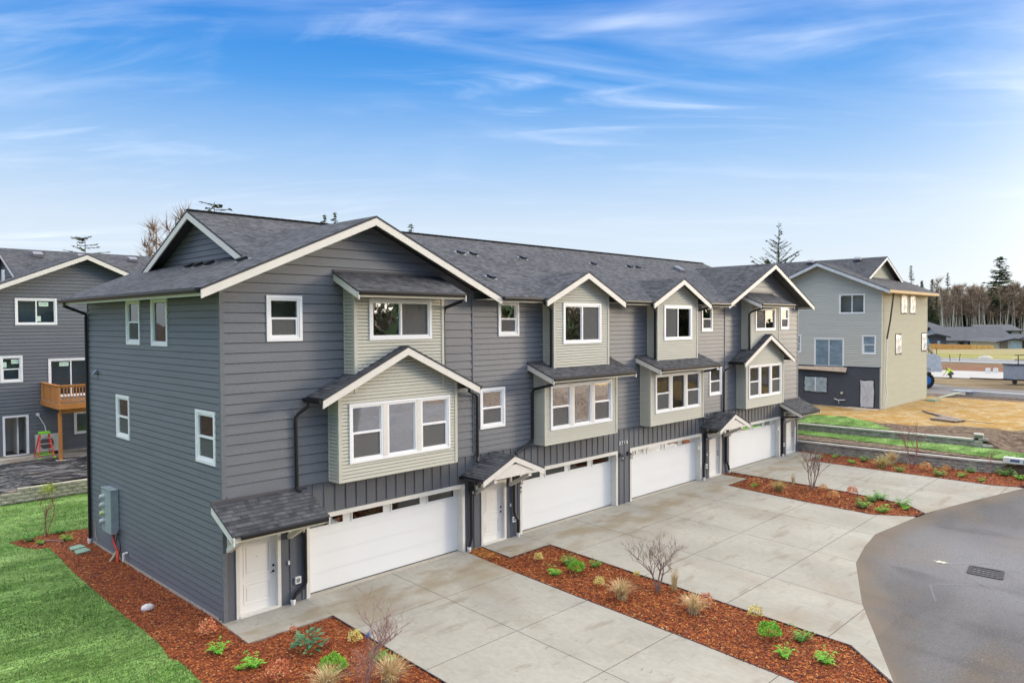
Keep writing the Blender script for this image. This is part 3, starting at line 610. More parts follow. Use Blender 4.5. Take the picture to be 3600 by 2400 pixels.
mb = newmb(); mb.prism([(-.02, 9.55, 6.0), (-.02, 9.72, 6.0), (-.02, 9.72, 6.15), (-.02, 9.55, 6.15)], (-.03, 0, 0)); mb.prism([(-.05, 9.53, 6.17), (-.17, 9.53, 6.06), (-.17, 9.53, 6.02), (-.05, 9.53, 6.02)], (0, .2, 0)); mb.build('dryer_vent', mat('vent_slate', (.20, .22, .25), .5), house)
# meter cabinet
mb = newmb(); mb.box(-.26, -.022, 7.72, 8.62, .84, 2.28); mb.box(-.28, -.021, 7.70, 8.64, 2.28, 2.30); mc_ = mb.build('meter_cabinet', mat('meter_grey', (.34, .40, .42), .45, metal=.2), house)
for k in range(4):
    z = 2.0 - k * .27; m = newmb(); m.tube([(-.26, 8.42, z), (-.33, 8.42, z)], .085, 14); m.tube([(-.33, 8.42, z), (-.39, 8.42, z)], [.078, .06], 14); m.build('meter', mat('meter_glass', (.50, .52, .52), .15) if k != 2 else mat('meter_yellow', (.52, .58, .30), .2), mc_)
def cable(path, r, m, name='cable'):
    mb = newmb(); P = [Vector(p) for p in path]; Q = []
    for i in range(len(P) - 1):
        p0, p1, p2, p3 = P[max(i - 1, 0)], P[i], P[i + 1], P[min(i + 2, len(P) - 1)]
        for t in (0, .25, .5, .75): Q.append(.5 * ((2 * p1) + (p2 - p0) * t + (2 * p0 - 5 * p1 + 4 * p2 - p3) * t * t + (3 * p1 - p0 - 3 * p2 + p3) * t ** 3))
    Q.append(P[-1]); mb.tube(Q, r, 6); mb.build(name, m, house, smooth=True)
RED = mat('conduit_red', (.55, .035, .03), .4); ORG = mat('conduit_orange', (.75, .09, .03), .45); BEI = mat('conduit_beige', (.55, .45, .32), .6)
cable([(-.12, 8.0, .82), (-.14, 7.85, .55), (-.12, 7.62, .30), (-.12, 7.58, .12)], .038, RED, 'conduit'); cable([(-.12, 7.58, .34), (-.14, 7.50, .15), (-.16, 7.48, -.1)], .042, ORG, 'conduit'); cable([(-.13, 7.62, .30), (-.2, 7.72, .1), (-.30, 7.85, -.1)], .045, BEI, 'conduit')
cable([(-.05, 7.75, .85), (-.08, 7.55, .70), (-.08, 7.40, .45), (-.08, 7.55, .25), (-.08, 7.80, .30), (-.08, 7.86, .55), (-.08, 7.70, .75)], .014, FIX); cable([(-.05, 7.8, .83), (-.1, 7.5, 1.0), (-.12, 7.2, 1.08)], .012, FIX); cable([(-.05, 7.8, .80), (-.1, 7.5, .95), (-.12, 7.22, .99)], .012, FIX)
cable([(-.06, 7.9, .8), (-.1, 7.84, .45), (-.1, 7.75, .2), (-.2, 7.95, .0)], .008, mat('wire_grey', (.4, .42, .45), .5))
cable([(-.04, 10.1, .9), (-.05, 10.05, .5), (-.08, 9.95, .35), (-.06, 9.85, .2), (-.1, 9.98, .1)], .008, mat('wire_tan', (.5, .4, .2), .6))
mb = newmb(); mb.tube([(-.02, 6.98, .35), (-.14, 6.98, .35), (-.14, 6.98, .1)], .04, 10); mb.build('elbow_pipe', PVC, house)
# ================================================================== ground, paving, beds
def s_(x): return .05 if x < 14 else max(0, .05 * (35 - x) / 21)
def G(x, y): return s_(x) * max(min(y, 0), -15)
def sm(t, a, b): t = max(0, min(1, (t - a) / (b - a))); return t * t * (3 - 2 * t)
def at(px, py, dep): return CP + (F + RT * (px - 1800) / 2620.8 - UP * (py - 1200) / 2620.8) * dep
def H(x, y):
    low = G(x, y) - .13
    if y > 19.3: low += .60 * sm(y, 19.3, 19.45) * 1.0 + .26 * sm(y, 20, 27)
    hi = 1.14 + .17 * sm(x, 40, 43) - (.1 * sm(x, 60, 66))
    w1 = sm(x, 35.55, 35.65) * sm(-y, 13.5, 12.4) + (1 - sm(-y, 13.5, 12.4)) * sm(x, 36, 46)
    w2 = sm(x, 39.38, 39.48) * sm(-y, 9.6, 8.6) + (1 - sm(-y, 9.6, 8.6)) * sm(x, 39.4, 45)
    mid = .62
    z = low * (1 - w1) + (mid * (1 - w2) + hi * w2) * w1
    if x > 50: z -= 0.0
    return z
xs = [-4000, -800, -200, -60, -30] + [i for i in range(-20, 35, 3)] + [35.5, 35.7, 37.5, 39.3, 39.5, 40.5, 41.5, 42.5, 43.5, 45, 47, 50, 55, 60, 63, 66, 70, 80, 95, 110, 130, 160, 200, 300, 500, 1200, 4000]
ys = [-4000, -800, -200, -80, -40, -25, -20, -16, -15, -14, -13.5, -13, -12.4, -11, -10.2, -9.6, -9, -8.6, -7, -5, -3, -1.5, 0, 3, 6, 10, 14, 19.28, 19.5, 22, 25, 28, 33, 40, 60, 120, 300, 800, 4000]
mb = newmb(); nx, ny = len(xs), len(ys); mb.v = [(x, y, H(x, y)) for x in xs for y in ys]
for i in range(nx - 1):
    for j in range(ny - 1): mb.f.append((i * ny + j, (i + 1) * ny + j, (i + 1) * ny + j + 1, i * ny + j + 1)); mb.uv.append(None); mb.mi.append(0)
def ground_mat():
    m = bpy.data.materials.new('ground_soil'); m.use_nodes = True; n = m.node_tree.nodes; l = m.node_tree.links; b = n['Principled BSDF']; b.inputs['Roughness'].default_value = .95; b.inputs['Specular IOR Level'].default_value = .2
    ge = n.new('ShaderNodeNewGeometry'); sx = n.new('ShaderNodeSeparateXYZ'); l.new(ge.outputs['Position'], sx.inputs[0])
    def noise(s, d=6, st=(1, 1, 1), dist=0.):
        mp = n.new('ShaderNodeMapping'); mp.inputs['Scale'].default_value = st; l.new(ge.outputs['Position'], mp.inputs[0])
        q = n.new('ShaderNodeTexNoise'); q.inputs['Scale'].default_value = s; q.inputs['Detail'].default_value = d; q.inputs['Distortion'].default_value = dist; l.new(mp.outputs[0], q.inputs['Vector']); return q.outputs['Fac']
    def M(op, a, b_=0., c=0.):
        q = n.new('ShaderNodeMath'); q.operation = op
        for i, v in enumerate((a, b_, c)):
            if isinstance(v, (int, float)): q.inputs[i].default_value = v
            else: l.new(v, q.inputs[i])
        return q.outputs[0]
    def rng(v, a, c): q = n.new('ShaderNodeMapRange'); q.interpolation_type = 'SMOOTHSTEP'; q.inputs[1].default_value = a; q.inputs[2].default_value = c; l.new(v, q.inputs[0]); return q.outputs[0]
    def mix(f, a, c):
        q = n.new('ShaderNodeMix'); q.data_type = 'RGBA'; l.new(f, q.inputs['Factor'])
        for k, v in (('A', a), ('B', c)):
            if isinstance(v, tuple): q.inputs[k].default_value = (*v, 1)
            else: l.new(v, q.inputs[k])
        return q.outputs['Result']
    nz = noise(.35, 5); nf = noise(3., 6, (1, 1, 1), 1.)
    soil = mix(rng(nf, .3, .7), (.075, .048, .032), (.21, .155, .11))
    nst = noise(4.5, 8, (1.6, .45, 1), 1.2); nst2 = noise(.9, 4)
    straw = mix(rng(nst, .33, .66), (.26, .17, .07), (.55, .40, .20)); straw = mix(rng(nst2, .42, .62), straw, (.36, .21, .055))
    X = M('MULTIPLY_ADD', nz, 5, sx.outputs['X']); Y = M('MULTIPLY_ADD', noise(.5, 4), 3, sx.outputs['Y'])
    # straw on the plot round the sage house; bare torn edge towards the wall
    ms = M('MULTIPLY', rng(M('ADD', X, M('MULTIPLY', M('MINIMUM', M('ADD', Y, 3.), 0.), .42)), 43.5, 44.6), M('SUBTRACT', 1, rng(sx.outputs['X'], 60.5, 62.5)))
    ms = M('MULTIPLY', ms, M('SUBTRACT', 1, M('MULTIPLY', rng(nf, .56, .68), rng(M('MULTIPLY', nz, 1), .5, .6))))
    c = mix(ms, soil, straw)
    # far: brown bank, dry verge grass
    far = mix(rng(noise(.6, 6, (1, .3, 1)), .35, .65), (.11, .075, .040), (.24, .18, .10)); c = mix(rng(sx.outputs['X'], 70, 74), c, far)
    bank = mix(rng(nf, .3, .7), (.12, .055, .030), (.26, .135, .075)); c = mix(M('MULTIPLY', rng(X, 99.5, 102), M('SUBTRACT', 1, rng(X, 118, 122))), c, bank)
    gr = mix(rng(noise(.12, 6, (1.5, .5, 1)), .40, .62), (.19, .21, .03), (.34, .28, .13)); gr = mix(rng(sx.outputs['X'], 150, 172), gr, (.30, .25, .13)); c = mix(rng(sx.outputs['X'], 136, 138), c, gr)
    c = mix(rng(sx.outputs['X'], 230, 240), c, (.05, .05, .03))
    l.new(c, b.inputs['Base Color'])
    bp = n.new('ShaderNodeBump'); bp.inputs['Strength'].default_value = .8; bp.inputs['Distance'].default_value = .12; l.new(nf, bp.inputs['Height']); l.new(bp.outputs[0], b.inputs['Normal']); return m
struct('ground', mb, ground_mat())
def concrete_mat():
    m = mat('drive_concrete', (.335, .315, .270), .85, .12, .55, (1, .55, 1), .12, 25, col2=(.255, .215, .155), c2lo=.56, c2hi=.80, c2scale=.42, fine=(9, .07))
    n = m.node_tree.nodes; l = m.node_tree.links; b = n['Principled BSDF']; src = b.inputs['Base Color'].links[0].from_socket
    ge = n.new('ShaderNodeNewGeometry'); sx = n.new('ShaderNodeSeparateXYZ'); l.new(ge.outputs['Position'], sx.inputs[0])
    def noise(s, d=6, st=(1, 1, 1)):
        mp = n.new('ShaderNodeMapping'); mp.inputs['Scale'].default_value = st; l.new(ge.outputs['Position'], mp.inputs[0]); q = n.new('ShaderNodeTexNoise'); q.inputs['Scale'].default_value = s; q.inputs['Detail'].default_value = d; l.new(mp.outputs[0], q.inputs['Vector']); return q.outputs['Fac']
    def M(op, a, b_=0., c=0.):
        q = n.new('ShaderNodeMath'); q.operation = op
        for i, v in enumerate((a, b_, c)):
            if isinstance(v, (int, float)): q.inputs[i].default_value = v
            else: l.new(v, q.inputs[i])
        return q.outputs[0]
    def rng(v, a, c): q = n.new('ShaderNodeMapRange'); q.interpolation_type = 'SMOOTHSTEP'; q.inputs[1].default_value = a; q.inputs[2].default_value = c; l.new(v, q.inputs[0]); return q.outputs[0]
    def mix(f, a, c):
        q = n.new('ShaderNodeMix'); q.data_type = 'RGBA'; l.new(f, q.inputs['Factor']); l.new(a, q.inputs['A']); q.inputs['B'].default_value = (*c, 1); return q.outputs['Result']
    # mud-tinged run-off stain a metre out from the doors, dry pale strip against them
    Y = M('MULTIPLY_ADD', noise(.8, 3), 1.1, sx.outputs['Y'])
    st = M('MULTIPLY', M('MULTIPLY', rng(Y, -2.6, -.9), M('SUBTRACT', 1, rng(Y, -.25, -.05))), rng(noise(1.1, 5, (.6, 1, 1)), .36, .66))
    c = mix(M('MULTIPLY', st, .75), src, (.235, .18, .105))
    c = mix(M('MULTIPLY', rng(noise(2.2, 7, (.35, 1.3, 1)), .56, .72), .55), c, (.21, .175, .13))
    c = mix(M('MULTIPLY', rng(noise(14, 2, (.5, 1, 1)), .70, .76), .7), c, (.10, .09, .08))
    edge = M('MULTIPLY', rng(M('SUBTRACT', 0, sx.outputs['Y']), 7.5, 10.5), rng(noise(.5, 4), .4, .7)); c = mix(M('MULTIPLY', edge, .5), c, (.27, .205, .145))
    l.new(c, b.inputs['Base Color']); return m
CONC = concrete_mat()
ROADM = mat('asphalt', (.098, .093, .094), .85, .22, .16, (1, 1.6, 1), .25, 120, col2=(.125, .098, .074), c2lo=.50, c2hi=.68, c2scale=.28, fine=(45, .22))
def road_finish():
    m = ROADM; n = m.node_tree.nodes; l = m.node_tree.links; b = n['Principled BSDF']; src = b.inputs['Base Color'].links[0].from_socket; ge = n.new('ShaderNodeNewGeometry')
    def noise(s, d=6, st=(1, 1, 1)):
        mp = n.new('ShaderNodeMapping'); mp.inputs['Scale'].default_value = st; l.new(ge.outputs['Position'], mp.inputs[0]); q = n.new('ShaderNodeTexNoise'); q.inputs['Scale'].default_value = s; q.inputs['Detail'].default_value = d; l.new(mp.outputs[0], q.inputs['Vector']); return q.outputs['Fac']
    def M(op, a, b_=0., c=0.):
        q = n.new('ShaderNodeMath'); q.operation = op
        for i, v in enumerate((a, b_, c)):
            if isinstance(v, (int, float)): q.inputs[i].default_value = v
            else: l.new(v, q.inputs[i])
        return q.outputs[0]
    def rng(v, a, c): q = n.new('ShaderNodeMapRange'); q.interpolation_type = 'SMOOTHSTEP'; q.inputs[1].default_value = a; q.inputs[2].default_value = c; l.new(v, q.inputs[0]); return q.outputs[0]
    def mix(f, a, c): q = n.new('ShaderNodeMix'); q.data_type = 'RGBA'; l.new(f, q.inputs['Factor']); l.new(a, q.inputs['A']); q.inputs['B'].default_value = (*c, 1); return q.outputs['Result']
    # pale slurry dust left round the cut drain and in streaks; stray mortar spots
    d = n.new('ShaderNodeVectorMath'); d.operation = 'DISTANCE'; l.new(ge.outputs['Position'], d.inputs[0]); d.inputs[1].default_value = (20.6, -14.0, -.6)
    halo = M('SUBTRACT', 1, rng(M('MULTIPLY_ADD', noise(.35, 5, (1, .5, 1)), 4.5, d.outputs['Value']), 2.6, 8.5))
    c = mix(M('MULTIPLY', halo, .75), src, (.215, .210, .220)); c = mix(M('MULTIPLY', rng(noise(.45, 8, (.35, 1.4, 1)), .48, .68), .45), c, (.16, .152, .15)); c = mix(M('MULTIPLY', rng(noise(.8, 8, (1, .4, 1)), .52, .70), .5), c, (.062, .058, .060)); c = mix(M('MULTIPLY', rng(noise(18, 3), .52, .70), .5), c, (.05, .048, .05)); c = mix(M('MULTIPLY', rng(noise(26, 3), .56, .72), .5), c, (.24, .235, .23))
    c = mix(M('MULTIPLY', rng(noise(.75, 2, (.5, 1.2, 1)), .705, .76), .7), c, (.36, .33, .27)); c = mix(M('MULTIPLY', rng(noise(5, 2, (.4, 1, 1)), .74, .77), .8), c, (.03, .03, .03))
    # brown sediment washed off the drives, along the paved edge
    sx = n.new('ShaderNodeSeparateXYZ'); l.new(ge.outputs['Position'], sx.inputs[0]); fc = n.new('ShaderNodeValToRGB'); pts = [(9.9, -13.1), (12.47, -11.79), (14.16, -10.92), (15.77, -10.26), (17.42, -9.59), (19.21, -9.24), (21.02, -9.01), (24.44, -9.44), (28.97, -10.53), (32.71, -11.69), (36.5, -12.9)]
    e = fc.color_ramp.elements; e[0].position = 0; e[0].color = (.1, .1, .1, 1); e[1].position = 1; e[1].color = (.2, .2, .2, 1)
    for x, y in pts: k = e.new((x - 6) / 34); v = (y + 16) / 10; k.color = (v, v, v, 1)
    l.new(M('DIVIDE', M('SUBTRACT', sx.outputs['X'], 6), 34), fc.inputs[0]); ye = M('MULTIPLY_ADD', fc.outputs['Color'], 10, -16); dd = M('SUBTRACT', ye, sx.outputs['Y'])
    sed = M('SUBTRACT', 1, rng(M('MULTIPLY_ADD', noise(.6, 6), -2.2, dd), -1.3, .1)); c = mix(M('MULTIPLY', sed, .8), c, (.150, .115, .082))
    l.new(c, b.inputs['Base Color'])
road_finish()
def mulch_mat():
    m = bpy.data.materials.new('bark_mulch'); m.use_nodes = True; n = m.node_tree.nodes; l = m.node_tree.links; b = n['Principled BSDF']; b.inputs['Roughness'].default_value = .9
    t = n.new('ShaderNodeNewGeometry')
    def vor(sc, st, rot):
        mp = n.new('ShaderNodeMapping'); mp.inputs['Scale'].default_value = st; mp.inputs['Rotation'].default_value = (0, 0, rot); l.new(t.outputs['Position'], mp.inputs[0]); v = n.new('ShaderNodeTexVoronoi'); v.inputs['Scale'].default_value = sc; l.new(mp.outputs[0], v.inputs['Vector']); return v
    v1 = vor(24, (.55, 1.6, 1), .5); v2 = vor(20, (1.7, .5, 1), -.3); no = n.new('ShaderNodeTexNoise'); no.inputs['Scale'].default_value = 1.1; no.inputs['Detail'].default_value = 5; l.new(t.outputs['Position'], no.inputs['Vector'])
    sp_ = n.new('ShaderNodeSeparateColor'); l.new(v1.outputs['Color'], sp_.inputs[0]); s2 = n.new('ShaderNodeSeparateColor'); l.new(v2.outputs['Color'], s2.inputs[0])
    a = n.new('ShaderNodeMath'); a.operation = 'MULTIPLY_ADD'; l.new(sp_.outputs[0], a.inputs[0]); a.inputs[1].default_value = .55; 
    a2 = n.new('ShaderNodeMath'); a2.operation = 'MULTIPLY'; l.new(s2.outputs[0], a2.inputs[0]); a2.inputs[1].default_value = .45; l.new(a2.outputs[0], a.inputs[2])
    a3 = n.new('ShaderNodeMath'); a3.operation = 'MULTIPLY_ADD'; l.new(no.outputs['Fac'], a3.inputs[0]); a3.inputs[1].default_value = .5; a3.inputs[2].default_value = -.22
    a4 = n.new('ShaderNodeMath'); a4.operation = 'ADD'; l.new(a.outputs[0], a4.inputs[0]); l.new(a3.outputs[0], a4.inputs[1])
    rp = n.new('ShaderNodeValToRGB'); e = rp.color_ramp.elements; e[0].position = .1; e[0].color = (.055, .009, .003, 1); e[1].position = .95; e[1].color = (.55, .20, .055, 1); k = e.new(.5); k.color = (.20, .036, .005, 1); k = e.new(.78); k.color = (.34, .08, .014, 1); l.new(a4.outputs[0], rp.inputs[0]); l.new(rp.outputs[0], b.inputs['Base Color'])
    bp = n.new('ShaderNodeBump'); bp.inputs['Strength'].default_value = 1; bp.inputs['Distance'].default_value = .05; l.new(a.outputs[0], bp.inputs['Height']); l.new(bp.outputs[0], b.inputs['Normal']); return m
MULCH = mulch_mat()
def sheet(name, poly, dz, m, step=1.0, amp=0., skirt=0., kind='structure', zf=None):   # polygon cut into cells that follow the terrain
    mb = newmb(); zf = zf or G; x0, x1 = min(p[0] for p in poly), max(p[0] for p in poly); y0, y1 = min(p[1] for p in poly), max(p[1] for p in poly); rnd = {}
    def z(x, y):
        k = (round(x, 3), round(y, 3))
        if k not in rnd: rnd[k] = random.uniform(-amp, amp)
        return zf(x, y) + dz + rnd[k]
    i = math.floor(x0 / step)
    while i * step < x1:
        q = clip(clip(poly, -1, 0, -i * step), 1, 0, (i + 1) * step); j = math.floor(y0 / step)
        while j * step < y1 and len(q) > 2:
            r = clip(clip(q, 0, -1, -j * step), 0, 1, (j + 1) * step)
            if len(r) > 2 and area(r) > 1e-5: mb.face([(p[0], p[1], z(*p)) for p in r])
            j += 1
        i += 1
    if skirt:
        for a in range(len(poly)):
            p, q = poly[a], poly[(a + 1) % len(poly)]; n = max(1, int(math.dist(p, q) / step))
            for k in range(n):
                A = (p[0] + (q[0] - p[0]) * k / n, p[1] + (q[1] - p[1]) * k / n); B = (p[0] + (q[0] - p[0]) * (k + 1) / n, p[1] + (q[1] - p[1]) * (k + 1) / n)
                mb.face([(*A, z(*A)), (*B, z(*B)), (*B, z(*B) - skirt), (*A, z(*A) - skirt)])
    bm_ = mb.build(name, m, smooth=True); b2 = bmesh.new(); b2.from_mesh(bm_.data); bmesh.ops.remove_doubles(b2, verts=b2.verts, dist=.002); b2.to_mesh(bm_.data); b2.free()
    bm_['kind'] = kind; return bm_
def slabs(name, poly, xj, yj):
    mb = newmb(); g = .011; xj = [-99] + xj + [99]; yj = [-99] + yj + [99]
    for i in range(len(xj) - 1):
        for j in range(len(yj) - 1):
            q = clip(clip(clip(clip(poly, -1, 0, -xj[i] - g), 1, 0, xj[i + 1] - g), 0, -1, -yj[j] - g), 0, 1, yj[j + 1] - g)
            if len(q) < 3 or area(q) < .01: continue
            x0, x1 = min(p[0] for p in q), max(p[0] for p in q); k = 0; n = max(1, round((x1 - x0) / 1.5))
            for a in range(n):
                r = clip(clip(q, -1, 0, -(x0 + (x1 - x0) * a / n)), 1, 0, x0 + (x1 - x0) * (a + 1) / n)
                if len(r) > 2: mb.face([(p[0], p[1], G(*p)) for p in r])
            for a in range(len(q)):
                A, B = q[a], q[(a + 1) % len(q)]; mb.face([(*A, G(*A)), (*B, G(*B)), (*B, G(*B) - .16), (*A, G(*A) - .16)])
    o = mb.build(name, CONC); o['kind'] = 'structure'; return o
YJ = [-11.1, -8.2, -5.37, -2.5]
slabs('driveway', [(2.30, -.002), (2.40, -.002), (2.40, .25), (8.33, .25), (8.33, -.002), (8.36, -.002), (8.27, -2.5), (8.25, -5.1), (8.27, -8.5), (8.23, -11.6), (8.1, -16), (2.2, -16), (2.27, -6.1), (2.33, -1.42)], [5.33], YJ)
redge = [(24.44, -9.44), (21.02, -9.01), (19.21, -9.24), (17.42, -9.59), (15.77, -10.26), (14.16, -10.92), (12.47, -11.79), (9.9, -13.1)]
slabs('driveway', [(11.12, -.002), (11.12, .25), (23.9, .25), (23.9, -1.42), (23.72, -3), (23.6, -5.2), (23.62, -8.0)] + [(24.5, -9.35)] + redge + [(11.15, -11.7), (11.15, -7.7), (11.12, -1.42)], [14.12, 17.53, 20.95], YJ)
slabs('driveway', [(26.72, .25), (32.60, .25), (32.60, -1.58), (32.50, -5.4), (32.48, -8.3), (32.44, -10.43), (32.75, -11.4), (32.71, -11.69), (28.97, -10.53), (26.16, -9.76), (25.35, -9.55), (26.28, -8.6), (26.68, -5.8), (26.72, -3.3)], [29.62], YJ)
slabs('walkway', [(-.06, -.002), (2.32, -.002), (2.32, -1.41), (-.06, -1.43)], [], []); slabs('walkway', [(9.12, -.002), (11.11, -.002), (11.11, -1.41), (9.12, -1.43)], [], []); slabs('walkway', [(23.91, -.002), (25.88, -.002), (25.88, -1.41), (23.91, -1.41)], [], []); slabs('walkway', [(32.61, -.002), (34.93, -.002), (34.72, -1.52), (32.61, -1.57)], [], [])
road = [(9.9, -13.1)] + redge[::-1][1:] + [(25.3, -9.6), (26.16, -9.76), (28.97, -10.53), (32.71, -11.69), (36.5, -12.9), (45, -15), (60, -18), (60, -60), (-40, -60), (-40, -22), (0, -16.5), (5, -15.5), (8.1, -14.6)]
sheet('road', road, -.012, ROADM, 3.0, 0, .1)
lawn_edge = [(-2.1, 12.63), (-1.9, 11.6), (-1.62, 11.0), (-1.26, 10.9), (-1.35, 9.2), (-1.48, 7.45), (-1.52, 5.8), (-1.57, 4.23), (-1.60, 3.1), (-1.62, 2.15), (-1.60, 1.13), (-1.66, -.23), (-1.74, -.89), (-1.62, -1.21), (-1.65, -2.55), (-1.6, -5), (-1.7, -9), (-1.7, -14)]
bedA = lawn_edge + [(2.2, -15.5), (2.26, -6.1), (2.32, -1.43), (-.07, -1.44), (-.01, 0), (-.01, D), (1.2, D), (1.0, 12.4), (-.2, 12.8), (-1.28, 12.86)]
sheet('mulch_bed', bedA, -.035, MULCH, .35, .012)
sheet('mulch_bed', [(8.36, -.002), (9.11, -.002), (9.11, -1.44), (11.12, -1.44), (11.14, -11.68), (9.88, -13.1), (8.1, -14.6), (8.24, -11.6), (8.28, -8.5), (8.26, -5.1), (8.28, -2.5)], -.035, MULCH, .35, .012)
sheet('mulch_bed', [(25.89, -.002), (26.71, -.002), (26.71, -3.3), (26.67, -5.8), (26.27, -8.6), (25.33, -9.53), (24.5, -9.35), (23.63, -8.0), (23.61, -5.2), (23.73, -3), (23.91, -1.43), (25.89, -1.43)], -.035, MULCH, .35, .012)
sheet('mulch_bed', [(35.03, 6), (35.43, 6), (35.43, -9), (35.9, -12.3), (36.4, -12.85), (32.76, -11.42), (32.45, -10.43), (32.49, -8.3), (32.51, -5.4), (32.61, -1.59), (34.74, -1.54), (34.95, -.002), (35.03, 0)], -.03, MULCH, .35, .012)
orange = mat('sawdust_orange', (.42, .17, .035), .95, .3, 20, bump=.4)
sheet('sawdust_patch', [(8.5, -.05), (9.08, -.08), (9.10, -1.0), (8.85, -1.25), (8.55, -.9), (8.42, -.4)], -.015, orange, .3, .006)
# loose bark chips over the beds (uncountable)
def inpoly(p, x, y):
    c = False; n = len(p)
    for i in range(n):
        a, b = p[i], p[(i + 1) % n]
        if (a[1] > y) != (b[1] > y) and x < (b[0] - a[0]) * (y - a[1]) / (b[1] - a[1]) + a[0]: c = not c
    return c
chipm = [mat('chip_red', (.28, .055, .010), .85, .4, 30), mat('chip_orange', (.48, .16, .032), .85, .3, 30), mat('chip_tan', (.60, .33, .13), .85, .2, 30), mat('chip_dark', (.035, .012, .008), .9, .4, 30)]
def chips(poly, n, box, size=.046):
    mb = newmb()
    for _ in range(n):
        x, y = random.uniform(*box[:2]), random.uniform(*box[2:])
        if not inpoly(poly, x, y): continue
        a = random.uniform(0, 6.28); ln = random.uniform(.5, 1.5) * size; w = ln * random.uniform(.12, .3); t = random.uniform(-.5, .5); z = G(x, y) - .018 + random.uniform(0, .02)
        d = Vector((math.cos(a), math.sin(a), t * .6)) * ln / 2; e = Vector((-math.sin(a), math.cos(a), random.uniform(-.6, .6))) * w / 2; c = Vector((x, y, z + abs(d.z) * .8 + abs(e.z)))
        mb.face([c - d - e, c + d - e, c + d + e, c - d + e], None, random.choices((0, 1, 2, 3), (5, 3.2, .8, 3))[0])
    tag(mb.build('bark_chips', chipm), 'loose red brown bark chips lying over the planting beds', 'bark chips', kind='stuff')
chips(bedA, 52000, (-2.2, 2.4, -8, 13)); 
chips([(8.36, -.002), (9.11, -.002), (9.11, -1.44), (11.12, -1.44), (11.14, -11.68), (9.88, -13.1), (8.1, -14.6), (8.28, -8.5), (8.28, -2.5)], 26000, (8.1, 11.2, -13, 0), .06)
chips([(25.89, -.002), (26.71, -.002), (26.71, -3.3), (26.67, -5.8), (26.27, -8.6), (25.33, -9.53), (24.5, -9.35), (23.63, -8.0), (23.61, -5.2), (23.73, -3), (23.91, -1.43), (25.89, -1.43)], 9000, (23.5, 26.8, -9.6, 0), .08)
chips([(35.03, 3), (35.43, 3), (35.43, -9), (35.9, -12.3), (32.76, -11.42), (32.49, -8.3), (32.61, -1.59), (34.74, -1.54), (34.95, -.002)], 9000, (32.4, 36, -12.4, 3), .08)
# black edging strip round the beds
def edging(path):
    mb = newmb()
    for p, q in zip(path, path[1:]): mb.beam((*p, G(*p) - .02), (*q, G(*q) - .02), .03, .055)
    tag(mb.build('bed_edging', mat('edging_black', (.03, .018, .028), .6, .3, 8)), None, None, kind='structure')
edging([(2.31, -1.45), (2.27, -6.1), (2.2, -15)]); edging([(8.30, -2.5), (8.27, -5.1), (8.29, -8.5), (8.25, -11.6)]); edging([(9.1, -.05), (9.1, -1.46), (11.10, -1.46), (11.12, -11.66), (9.87, -13.05)])
edging([(25.88, -1.44), (23.94, -1.44), (23.75, -3), (23.63, -5.2), (23.65, -8.0), (24.5, -9.32), (25.33, -9.50), (26.25, -8.6), (26.65, -5.8), (26.69, -3.3), (26.69, -.1)]); edging([(34.74, -1.56), (32.64, -1.61), (32.53, -5.4), (32.51, -8.3), (32.47, -10.4), (32.8, -11.38), (36.4, -12.8)])
